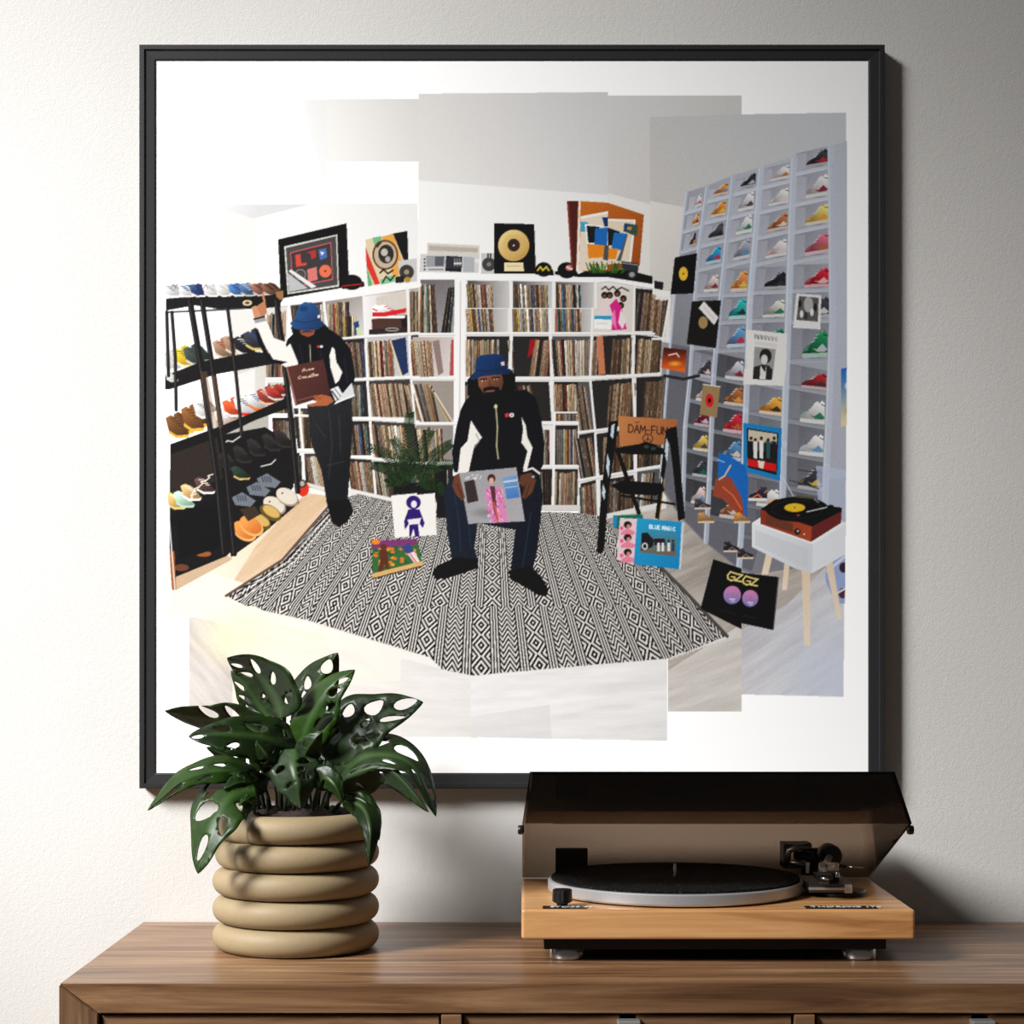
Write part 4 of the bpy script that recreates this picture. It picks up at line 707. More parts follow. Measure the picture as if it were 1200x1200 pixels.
def paint_side_table(S):
    for p in [[(897, 646), (905, 646), (899, 672), (891, 672)], [(918, 658), (924, 660), (921, 690), (915, 690)], [(938, 664), (948, 664), (948, 755), (941, 755)], [(964, 652), (973, 650), (985, 724), (980, 724)]]:
        S.poly(p, lin(p[0], (226, 200, 172), p[2], (236, 214, 192)))
    S.poly([(880, 612), (892, 604), (990, 611), (992, 616), (990, 648), (950, 671), (930, 665), (880, 640)], (232, 234, 238)); S.poly([(880, 612), (951, 637), (950, 671), (930, 665), (880, 640)], lin((885, 620), (226, 228, 232), (945, 660), (206, 209, 216))); S.poly([(884, 620), (946, 642), (945, 666), (884, 638)], (196, 200, 206), .6); S.poly([(951, 637), (992, 613), (990, 648), (950, 671)], (222, 225, 232)); S.poly([(880, 612), (892, 604), (990, 611), (951, 637)], (240, 241, 244))
    S.poly([(890, 596), (950, 615), (949, 634), (890, 613)], lin((895, 600), (140, 58, 34), (948, 630), (170, 78, 46))); S.poly([(950, 615), (985, 596), (984, 612), (949, 634)], (110, 44, 44)); S.poly([(890, 596), (908, 584), (985, 594), (985, 598), (950, 616)], (22, 20, 21)); S.poly([(896, 603), (928, 613), (928, 623), (896, 613)], (110, 62, 46)); S.ell(933, 622, 3.6, 3.6, (30, 26, 26)); S.ell(933.6, 621.4, 1.4, 1.4, (190, 186, 180)); S.ell(941, 625, 1.1, 1.1, (216, 200, 180))
    S.ell(933, 596, 37, 14.5, (18, 17, 18)); S.ell(933, 596, 30, 11, (34, 32, 33)); S.ell(933, 596, 28, 10, (16, 15, 16)); S.ell(930, 594, 12.2, 5, (222, 180, 44)); S.ell(930, 594, .9, .6, (40, 30, 20)); S.line([(944, 599), (970, 593)], 1.3, (206, 206, 208)); S.ell(972, 594, 4.2, 3.4, (20, 19, 20)); S.line([(926, 580), (950, 582), (958, 588)], 1.2, (150, 150, 156)); S.line([(932, 581), (952, 583)], 2.4, (90, 84, 60)); S.ell(934, 603, 1.8, 1.0, (190, 60, 60))
    S.line([(917, 560), (928, 580)], 1.0, (206, 210, 220)); S.line([(924, 562), (958, 572)], 1.4, (70, 74, 84)); S.line([(934, 550), (956, 553)], 1.2, (60, 60, 66))

def paint_print():
    S = Sheet()
    paint_room(S); paint_shelves(S); paint_top_objects(S); paint_rug(S); paint_boxes(S); fern(S); paint_rack(S); paint_chair(S); paint_sleeves(S); paint_people(S); paint_side_table(S)
    # paper margins cut back to the collage's stepped outline
    W = (255, 255, 255)
    S.poly([(180, 60), (195, 60), (195, 560), (200, 600), (200, 920), (180, 920)], W)
    S.poly([(180, 720), (223, 720), (223, 836), (340, 862), (552, 862), (552, 866), (781, 867), (781, 832), (868, 832), (868, 812), (988, 815), (1020, 815), (1020, 920), (180, 920)], W)
    S.poly([(991, 60), (1020, 60), (1020, 920), (987, 920), (991, 400)], W)
    a = S.c.reshape(PW, SS, PW, SS, 3).mean((1, 3))
    g = ART_RNG.normal(0, 1, (PW, PW, 1)).astype(np.float32)
    ink = np.clip((255 - a.min(2, keepdims=True)) / 60, 0, 1)
    a = np.clip(a + g * 2.6 * ink, 0, 255) / 255.0
    return np.clip(a - .028 * np.sin(2 * np.pi * a), 0, 1)                 # printing contrast
PAPER = 0.92
# ---------------------------------------------------------------- materials
def wall_mat():
    t = NT('wall_plaster'); v = t.coord()
    a = t.noise(v, 150, 5, .62); b = t.noise(v, 520, 3, .6); c = t.noise(v, 3, 3, .5)
    t.l(t.ramp(c, [(.3, S2L((200, 198, 194))), (.7, S2L((206, 204, 201)))]), t.b.inputs['Base Color'])
    t.set(Roughness=.92); t.b.inputs['Specular IOR Level'].default_value = .2
    m = t.n('ShaderNodeMath', operation='MULTIPLY_ADD'); t.l(a, m.inputs[0]); m.inputs[1].default_value = 1.0; t.l(b, m.inputs[2])
    t.bump(m.outputs[0], .17, .004)
    return t.m
def felt_mat():
    t = NT('felt_mat'); f = t.noise(t.coord(), 520, 2, .7)
    t.l(t.ramp(f, [(.45, S2L((9, 9, 9))), (.62, S2L((26, 26, 26))), (.72, S2L((96, 94, 92)))]), t.b.inputs['Base Color']); t.set(Roughness=.95); t.b.inputs['Specular IOR Level'].default_value = .1
    t.bump(f, 1.0, .003)
    return t.m
WALNUT = [(.28, S2L((78, 52, 34))), (.43, S2L((118, 84, 57))), (.57, S2L((148, 112, 80))), (.72, S2L((176, 142, 108)))]
HONEY = [(.3, S2L((156, 102, 56))), (.42, S2L((196, 144, 92))), (.56, S2L((210, 162, 110))), (.64, S2L((178, 122, 72))), (.74, S2L((206, 156, 102)))]
M = dict(
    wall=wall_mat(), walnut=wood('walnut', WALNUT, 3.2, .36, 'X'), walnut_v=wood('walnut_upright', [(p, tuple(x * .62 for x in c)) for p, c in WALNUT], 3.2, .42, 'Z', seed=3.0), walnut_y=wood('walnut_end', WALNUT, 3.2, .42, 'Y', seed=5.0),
    walnut_door=wood('walnut_door', [(p, tuple(min(1, x * 1.0) for x in c)) for p, c in WALNUT], 3.0, .42, 'X', seed=7.0),
    honey=wood('honey_wood', HONEY, 3.0, .34, 'X', .5, seed=2.0),
    floor=wood('floor_oak', [(.3, S2L((150, 116, 84))), (.7, S2L((178, 144, 108)))], 2.0, .5, 'X'),
    black=plain('black_frame', (34, 34, 35), .42), ink_black=plain('black_plastic', (14, 14, 15), .38), matte=plain('black_matte', (10, 10, 11), .75), gap_shade=plain('gap_shade', (14, 10, 8), .9),  # last one: shade between the doors, put into a near-black colour
    steel=plain('brushed_steel', (196, 194, 190), .3, .65, var=.04), alu=plain('cast_aluminium', (196, 196, 198), .36, .6, var=.03), chrome=plain('chrome', (196, 196, 198), .2, .9, var=.02), gun=plain('dark_grey_metal', (104, 104, 106), .36, .9),
    felt=felt_mat(), pot=plain('clay_pot', (148, 130, 99), .62, bump=.05, bscale=220, var=.035),
    soil=plain('soil', (40, 26, 20), .95, bump=.9, bscale=180, var=.6), white_ink=plain('white_lettering', (226, 226, 222), .5), stem=plain('leaf_stalk', (36, 48, 22), .45), back_board=plain('frame_backing', (60, 56, 50), .9),
)
def leaf_mat(name, a, b):
    t = NT(name); at_ = t.n('ShaderNodeAttribute', attribute_name='vein'); f = t.noise(t.coord(), 26, 4)
    base = t.ramp(f, [(.3, S2L(a)), (.75, S2L(b))])
    vein = t.mix(at_.outputs['Fac'], base, S2L((60, 88, 42)))
    t.l(vein, t.b.inputs['Base Color']); t.set(Roughness=.40); t.b.inputs['Specular IOR Level'].default_value = .34
    tr = t.n('ShaderNodeBsdfTranslucent'); tr.inputs[0].default_value = (*S2L((70, 110, 34)), 1)
    ms = t.n('ShaderNodeMixShader'); ms.inputs[0].default_value = .16
    t.l(t.b.outputs[0], ms.inputs[1]); t.l(tr.outputs[0], ms.inputs[2]); t.l(ms.outputs[0], t.out.inputs[0])
    t.bump(t.noise(t.coord(), 60, 3), .12, .003)
    return t.m
M['leaf'] = leaf_mat('leaf_deep_green', (15, 29, 9), (30, 51, 15)); M['leaf2'] = leaf_mat('leaf_fresh_green', (24, 47, 11), (46, 76, 19)); M['leaf3'] = leaf_mat('leaf_grey_green', (34, 48, 30), (56, 72, 48))
def smoke_mat():
    t = NT('smoked_acrylic')
    tr = t.n('ShaderNodeBsdfTransparent'); tr.inputs[0].default_value = (.53, .445, .375, 1)
    gl = t.n('ShaderNodeBsdfGlossy'); gl.inputs['Roughness'].default_value = .06; gl.inputs[0].default_value = (.9, .88, .86, 1)
    fr = t.n('ShaderNodeFresnel'); fr.inputs[0].default_value = 1.38
    ms = t.n('ShaderNodeMixShader'); t.l(fr.outputs[0], ms.inputs[0]); t.l(tr.outputs[0], ms.inputs[1]); t.l(gl.outputs[0], ms.inputs[2]); t.l(ms.outputs[0], t.out.inputs[0])
    t.t.nodes.remove(t.b)
    return t.m
M['smoke'] = smoke_mat()
def print_mat():
    t = NT('printed_paper'); a = t.n('ShaderNodeAttribute', attribute_name='ink')
    t.l(a.outputs['Color'], t.b.inputs['Base Color']); t.set(Roughness=.8); t.b.inputs['Specular IOR Level'].default_value = .12
    return t.m
M['print'] = print_mat()

# ---------------------------------------------------------------- the room
wl = tag(box('wall_back', (-2.6, WALL_Y, 0), (2.6, WALL_Y + .12, 2.7), M['wall']), kind='structure')
fl = tag(box('floor', (-2.6, -1.2, -.06), (2.6, WALL_Y + .12, 0), M['floor']), kind='structure')

# ---------------------------------------------------------------- sideboard
FRONT_Y = 2.02
x_l = at(69, 1153, FRONT_Y).x; SB_W = 1.86; x_r = x_l + SB_W; SB_H = .50; Z0 = TOP_Z - SB_H; TH = .031; ST = .041
SY = WALL_Y - .004
sb = empty('sideboard', ((x_l + x_r) / 2, (FRONT_Y + SY) / 2, 0)); tag(sb, 'walnut sideboard with mitred corners and steel pulls against the plaster wall', 'sideboard')
O = sb.location
def prism(name, pts, y0, y1, mat, parent, off):
    """outline in X-Z swept from y0 to y1"""
    bm = bmesh.new(); a = [bm.verts.new(Vector((x, y0, z)) - off) for x, z in pts]; b = [bm.verts.new(Vector((x, y1, z)) - off) for x, z in pts]
    n = len(pts); bm.faces.new(a); bm.faces.new(b[::-1])
    for k in range(n): bm.faces.new((a[k], b[k], b[(k + 1) % n], a[(k + 1) % n]))
    bmesh.ops.recalc_face_normals(bm, faces=bm.faces[:])
    bmesh.ops.bevel(bm, geom=bm.edges[:], offset=.0012, segments=2, affect='EDGES')
    return from_bm(name, bm, mat, parent)
g = .0006
prism('top_board', [(x_l, TOP_Z), (x_r, TOP_Z), (x_r - ST, TOP_Z - TH), (x_l + ST, TOP_Z - TH)], FRONT_Y, SY, M['walnut'], sb, O)
for s in (0, 1):
    xa = x_l if s == 0 else x_r; d = 1 if s == 0 else -1
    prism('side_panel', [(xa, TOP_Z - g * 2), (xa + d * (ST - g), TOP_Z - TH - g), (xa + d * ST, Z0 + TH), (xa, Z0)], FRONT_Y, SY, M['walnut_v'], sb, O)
prism('bottom_board', [(x_l + g, Z0), (x_r - g, Z0), (x_r - ST, Z0 + TH - g), (x_l + ST, Z0 + TH - g)], FRONT_Y, SY, M['walnut'], sb, O)
def sbx(name, lo, hi, mat, bev=.001): return box(name, Vector(lo) - O, Vector(hi) - O, mat, sb, bev)
sbx('back_panel', (x_l + ST, SY - .012, Z0 + TH), (x_r - ST, SY - .002, TOP_Z - TH), M['walnut_y'], 0)
sbx('gap_shade_board', (x_l + ST, FRONT_Y + .040, Z0 + TH + .001), (x_r - ST, FRONT_Y + .046, TOP_Z - TH - .001), M['gap_shade'], 0)  # near-black board added behind the doors as the shade in their gaps
PXM = FPX / FRONT_Y
div = [at(p, 0, FRONT_Y).x for p in (529, 943, 1357)]
xs = [x_l + ST] + div + [x_r - ST]
for x in div: sbx('divider', (x - .0105, FRONT_Y - .001, Z0 + TH + .001), (x + .0105, FRONT_Y + .038, TOP_Z - TH - .001), M['walnut_door'])
zt, zb = TOP_Z - TH - .0025, Z0 + TH + .0025
for k in range(4):
    a = xs[k] + (.0025 if k == 0 else .013); b = xs[k + 1] - (.013 if k < 3 else .0025); m = (a + b) / 2
    if k == 0:
        sbx('door', (a, FRONT_Y + .006, zb), (b, FRONT_Y + .026, zt), M['walnut_door']); continue
    for s in (0, 1):
        lo, hi = (a, m - .0085) if s == 0 else (m + .0085, b)
        dr = sbx('door', (lo, FRONT_Y + .006, zb), (hi, FRONT_Y + .026, zt), M['walnut_door'])
        if s == 0:
            c = dr.location
            pull = box('pull', Vector((m - .0115, FRONT_Y - .012, zt - .165)) - O - c, Vector((m + .0125, FRONT_Y + .0055, zt - .003)) - O - c, M['steel'], dr, .0018, 3)
for sx in (x_l + .12, x_r - .12):
    for sy in (FRONT_Y + .06, SY - .06):
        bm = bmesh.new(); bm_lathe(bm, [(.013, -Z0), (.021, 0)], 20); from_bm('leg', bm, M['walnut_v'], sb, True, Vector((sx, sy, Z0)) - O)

# ---------------------------------------------------------------- framed print
FD = .021                                         # frame depth
fy0 = WALL_Y - FD - .003; fyb = WALL_Y - .003
c0 = at(600, 488, fy0)
fp = empty('framed_print', (c0.x, fyb, at(0, 924, fy0).z)); tag(fp, 'large square photo collage print in a thin black frame hung on the wall', 'picture')
def fpt(px, py): p = at(px, py, fy0); return p.x, p.z
X0, Z1 = fpt(163, 52); X1, Z0f = fpt(1037, 924); XI0, ZI1 = fpt(182, 70); XI1, ZI0 = fpt(1018, 906)
FO = fp.location
def rail(a, b, ia, ib):
    """one mitred moulding: outer edge a-b, inner edge ia-ib (x, z); the face has a raised outer lip and a sloping inner step"""
    bm = bmesh.new()
    prof = [(0, fyb), (0, fy0 + .001), (.06, fy0), (.30, fy0), (.36, fy0 + .0022), (.90, fy0 + .0028), (1.0, fy0 + .0034), (1.0, fyb)]
    ra = [bm.verts.new(Vector((a[0] + (ia[0] - a[0]) * t, y, a[1] + (ia[1] - a[1]) * t)) - FO) for t, y in prof]
    rb = [bm.verts.new(Vector((b[0] + (ib[0] - b[0]) * t, y, b[1] + (ib[1] - b[1]) * t)) - FO) for t, y in prof]
    n = len(prof)
    for k in range(n): bm.faces.new((ra[k], ra[(k + 1) % n], rb[(k + 1) % n], rb[k]))
    bm.faces.new(ra); bm.faces.new(rb[::-1])
    return from_bm('frame_rail', bm, M['black'], fp)
rail((X0, Z1), (X1, Z1), (XI0, ZI1), (XI1, ZI1)); rail((X1, Z1), (X1, Z0f), (XI1, ZI1), (XI1, ZI0)); rail((X1, Z0f), (X0, Z0f), (XI1, ZI0), (XI0, ZI0)); rail((X0, Z0f), (X0, Z1), (XI0, ZI0), (XI0, ZI1))
box('backing_board', Vector((XI0 - .004, fyb - .006, ZI0 - .004)) - FO, Vector((XI1 + .004, fyb - .001, ZI1 + .004)) - FO, M['back_board'], fp)
ink = paint_print()                                                  # display-referred ink colours
lin_ = np.where(ink <= .04045, ink / 12.92, ((ink + .055) / 1.055) ** 2.4)
dens = .84                                                            # one even ink density over the whole collage; bare paper stays white
inked = np.clip((1 - ink.min(2, keepdims=True)) * 40, 0, 1)
lin_ = np.clip(PAPER * np.minimum(1, lin_ * (1 + (dens - 1) * inked)), 0.003, 1)
N = PW
gx = (np.arange(N) + .5) / N
yp = fy0 + .0042
xx, zz = np.meshgrid(XI0 - .002 + (XI1 - XI0 + .004) * np.linspace(0, 1, N), ZI1 + .002 - (ZI1 - ZI0 + .004) * np.linspace(0, 1, N))
co = np.stack([xx - FO.x, np.full_like(xx, yp - FO.y), zz - FO.z], -1).reshape(-1, 3).astype(np.float32)
idx = np.arange(N * N).reshape(N, N)
quads = np.stack([idx[1:, :-1], idx[1:, 1:], idx[:-1, 1:], idx[:-1, :-1]], -1).reshape(-1).astype(np.int32)
me = bpy.data.meshes.new('printed_sheet'); nq = (N - 1) ** 2
me.vertices.add(N * N); me.vertices.foreach_set('co', co.ravel()); me.loops.add(nq * 4); me.loops.foreach_set('vertex_index', quads); me.polygons.add(nq); me.polygons.foreach_set('loop_start', np.arange(0, nq * 4, 4, dtype=np.int32)); me.update(calc_edges=True)
ca = me.color_attributes.new('ink', 'FLOAT_COLOR', 'POINT'); rgba = np.ones((N * N, 4), np.float32); rgba[:, :3] = lin_.reshape(-1, 3); ca.data.foreach_set('color', rgba.ravel())
sheet = link('printed_sheet', me, fp, M['print']); sheet['label'] = 'white-bordered photo collage of a record room with two people'

# ---------------------------------------------------------------- potted plant
PY = 2.26
pc = at(347, 0, PY); PR = 97 * PY / FPX
pot_o = empty('potted_plant', (pc.x, PY, TOP_Z)); tag(pot_o, 'leafy green plant with holed leaves in a tan ringed clay pot', 'plant')
PO = pot_o.location
RH = .0315; NR = 5; PH = RH * NR
def build_pot():
    na, nk = 144, 15
    bm = bmesh.new(); rings = []
    def groove(th, r):
        d = 0.0
        for (ring, ang, wd, dep) in ((4, -126, 6, .012), (3, -138, 6, .009)):
            if ring == r:
                e = (math.degrees(th) - ang + 180) % 360 - 180
                d += dep * math.exp(-(e / wd) ** 2)
                if e < 0: d += dep * .55 * (1 - math.exp(-(e / wd) ** 2)) * max(0.0, 1 + e / 75)
        return d
    prof = []
    for r in range(NR):
        for k in range(nk + 1):
            if r > 0 and k == 0: continue
            a = -math.pi / 2 + math.pi * k / nk
            prof.append((r, PR - .0185 + .0185 * abs(math.cos(a)) ** .8, RH * (r + .5) + RH * .5 * math.sin(a)))
    for r, rad, z in prof:
        ring = []
        for j in range(na):
            th = 2 * math.pi * j / na; f = max(0, (rad - (PR - .0185)) / .0185)
            rr = rad - groove(th, r) * f
            ring.append(bm.verts.new((rr * math.cos(th), rr * math.sin(th), z)))
        rings.append(ring)
    for rr, z in ((PR - .024, PH - .001), (PR - .029, PH - .006), (PR - .030, PH - .03)):
        rings.append([bm.verts.new((rr * math.cos(2 * math.pi * j / na), rr * math.sin(2 * math.pi * j / na), z)) for j in range(na)])
    for a, b in zip(rings[:-1], rings[1:]):
        for j in range(na): bm.faces.new((a[j], a[(j + 1) % na], b[(j + 1) % na], b[j]))
    bm.faces.new(rings[0][::-1])
    return from_bm('pot', bm, M['pot'], pot_o, True, (0, 0, 0))
build_pot()
def build_soil():
    bm = bmesh.new(); rnd = random.Random(4); R_ = PR - .0285; rings = []
    for i in range(1, 13):
        rings.append([bm.verts.new((R_ * i / 12 * math.cos(2 * math.pi * j / 48), R_ * i / 12 * math.sin(2 * math.pi * j / 48), PH + .0005 + (rnd.random() - .5) * .007 + .004 * (1 - i / 12) - (.004 if i == 12 else 0))) for j in range(48)])
    c = bm.verts.new((0, 0, PH + .004))
    for j in range(48): bm.faces.new((c, rings[0][j], rings[0][(j + 1) % 48]))
    for a, b in zip(rings[:-1], rings[1:]):
        for j in range(48): bm.faces.new((a[j], b[j], b[(j + 1) % 48], a[(j + 1) % 48]))
    return from_bm('soil', bm, M['soil'], pot_o, True)
build_soil()

def catmull(P, t):
    n = len(P) - 1; x = min(max(t, 0), 1) * n; i = min(int(x), n - 1); f = x - i
    p0, p1, p2, p3 = P[max(i - 1, 0)], P[i], P[i + 1], P[min(i + 2, n)]
    return tuple(.5 * ((2 * b) + (-a + c) * f + (2 * a - 5 * b + 4 * c - d) * f * f + (-a + 3 * b - 3 * c + d) * f ** 3) for a, b, c, d in zip(p0, p1, p2, p3))
def leaf_w(s):
    s = min(max(s, 0.0), 1.0)
    return (s ** .52) * ((1 - s) ** 1.02) / ((.338 ** .52) * (.662 ** 1.02))
LEAF_N = [0]
def make_leaf(mid, wl_, wr_, holes, mat, slope=(0, 0), cup=0.0, stalk=None, mirror=False):
    """mid: (px, py, depth) along the midrib from stalk to tip; wl_/wr_ half widths (px) to the left/right of the direction of growth;
    slope: depth gained per pixel of half width on either side; holes: (s, t, length, width, angle) in leaf coordinates"""
    tip_pts = []
    L = 60; outl = []
    for k in range(L + 1): outl.append((k / L, 1.0))
    for k in range(L - 1, 0, -1): outl.append((k / L, -1.0))
    # flat leaf space: x = s, y = t * leaf_w(s) * .3
    H = .32
    flat = [Vector((s, t * leaf_w(s) * H)) for s, t in outl]
    verts = list(flat); faces_c = [list(range(len(flat)))]
    edges = []
    hp = []
    for (s, t, ln, wd, ang) in holes:
        c = Vector((s, t * leaf_w(s) * H)); poly = []
        for k in range(14):
            a = 2 * math.pi * k / 14
            u = 1.2 * ln * math.cos(a); v = 1.3 * wd * math.sin(a) * (1 - .35 * math.cos(a))
            poly.append(c + Vector((u * math.cos(ang) - v * math.sin(ang), u * math.sin(ang) + v * math.cos(ang))))
        hp.append(poly); b = len(verts); verts += poly; edges += [(b + k, b + (k + 1) % 14) for k in range(14)]
    def inside(p, poly):
        r = False; n = len(poly)
        for i in range(n):
            a, b = poly[i], poly[(i + 1) % n]
            if (a.y > p.y) != (b.y > p.y) and p.x < (b.x - a.x) * (p.y - a.y) / (b.y - a.y) + a.x: r = not r
        return r
    for i in range(1, 26):
        for j in range(-4, 5):
            s = i / 26; p = Vector((s, j / 5 * leaf_w(s) * H))
            if not any(inside(p, q) for q in hp): verts.append(p)
    n0 = len(flat); edges += [(k, (k + 1) % n0) for k in range(n0)]
    vo, eo, fo, *_ = geometry.delaunay_2d_cdt(verts, edges, [], 0, 1e-6)
    bm = bmesh.new(); lay = bm.verts.layers.float.new('vein'); out = []
    base = Vector(at(*mid[0][:2], mid[0][2])) if False else at(mid[0][0], mid[0][1], mid[0][2])
    for v in vo:
        s = min(max(v.x, 0), 1); lw = leaf_w(s) * H
        t = v.y / lw if lw > 1e-6 else 0.0
        m = catmull(mid, s); m1 = catmull(mid, min(1, s + .02)); m0 = catmull(mid, max(0, s - .02))
        dx, dy = m1[0] - m0[0], m1[1] - m0[1]; l = math.hypot(dx, dy) or 1; nx, ny = dy / l, -dx / l      # screen left of growth
        wpx = 1.14 * leaf_w(s) * (wl_ if t > 0 else wr_) * abs(t) * (1 + .05 * math.sin(s * 19 + wl_)); sgn = 1 if t > 0 else -1
        dep = m[2] + wpx * (slope[0] if t > 0 else slope[1]) / 9000.0 + cup * (t * t) * leaf_w(s)
        vein_bump = -.0012 * math.exp(-(t / .08) ** 2) + .0009 * math.sin(s * 40 + abs(t) * 7) * abs(t)
        p = at(m[0] + nx * sgn * wpx, m[1] + ny * sgn * wpx, dep + vein_bump) - base
        bv = bm.verts.new(p); bv[lay] = max(math.exp(-(t / .035) ** 2) * (1 - s * .6), .35 * (math.sin(s * 40 + abs(t) * 7) > .93) * (abs(t) < .9)); out.append(bv)
    for f in fo:
        c = sum((vo[i] for i in f), Vector((0, 0))) / len(f)
        if not inside(c, flat) or any(inside(c, q) for q in hp): continue
        try: bm.faces.new([out[i] for i in f])
        except ValueError: pass
    bmesh.ops.delete(bm, geom=[v for v in bm.verts if not v.link_faces], context='VERTS')
    o = from_bm('leaf', bm, mat, pot_o, True, base - PO)
    sol = o.modifiers.new('thickness', 'SOLIDIFY'); sol.thickness = .0007; sol.offset = 0
    if stalk:
        e = Vector(stalk) - (base - PO); b0 = Vector((0, 0, 0)); d = at(mid[1][0], mid[1][1], mid[1][2]) - base
        pts = []
        c1 = Vector((e.x * .9, e.y * .9, e.z * .45)); 
        for k in range(13):
            t = k / 12; pts.append(e * (1 - t) ** 2 + c1 * 2 * t * (1 - t) + b0 * t * t)
        bm = bmesh.new(); bm_tube(bm, pts, [.0023 - .0008 * k / 12 for k in range(13)], 8)
        from_bm('stalk', bm, M['stem'], o, True)
    LEAF_N[0] += 1
    return o
def HS(n, seed, lo=.16, hi=.66, ln=.075, wd=.03):
    """n pairs of slots either side of the midrib"""
    r = random.Random(seed); out = []
    for k in range(n):
        s = lo + (hi - lo) * (k + .5) / n
        for sg in (-1, 1):
            if r.random() < .16: continue
            out.append((s + .06 + (r.random() - .5) * .05, sg * (.5 + .06 * r.random()), ln * (.8 + .5 * r.random()), wd * (.8 + .5 * r.random()), sg * (.75 + .3 * r.random())))
    return out
def G(x, y): return (x, y, PH - .012)                              # where a stalk leaves the soil
LF = M['leaf']; L2 = M['leaf2']; L3 = M['leaf3']
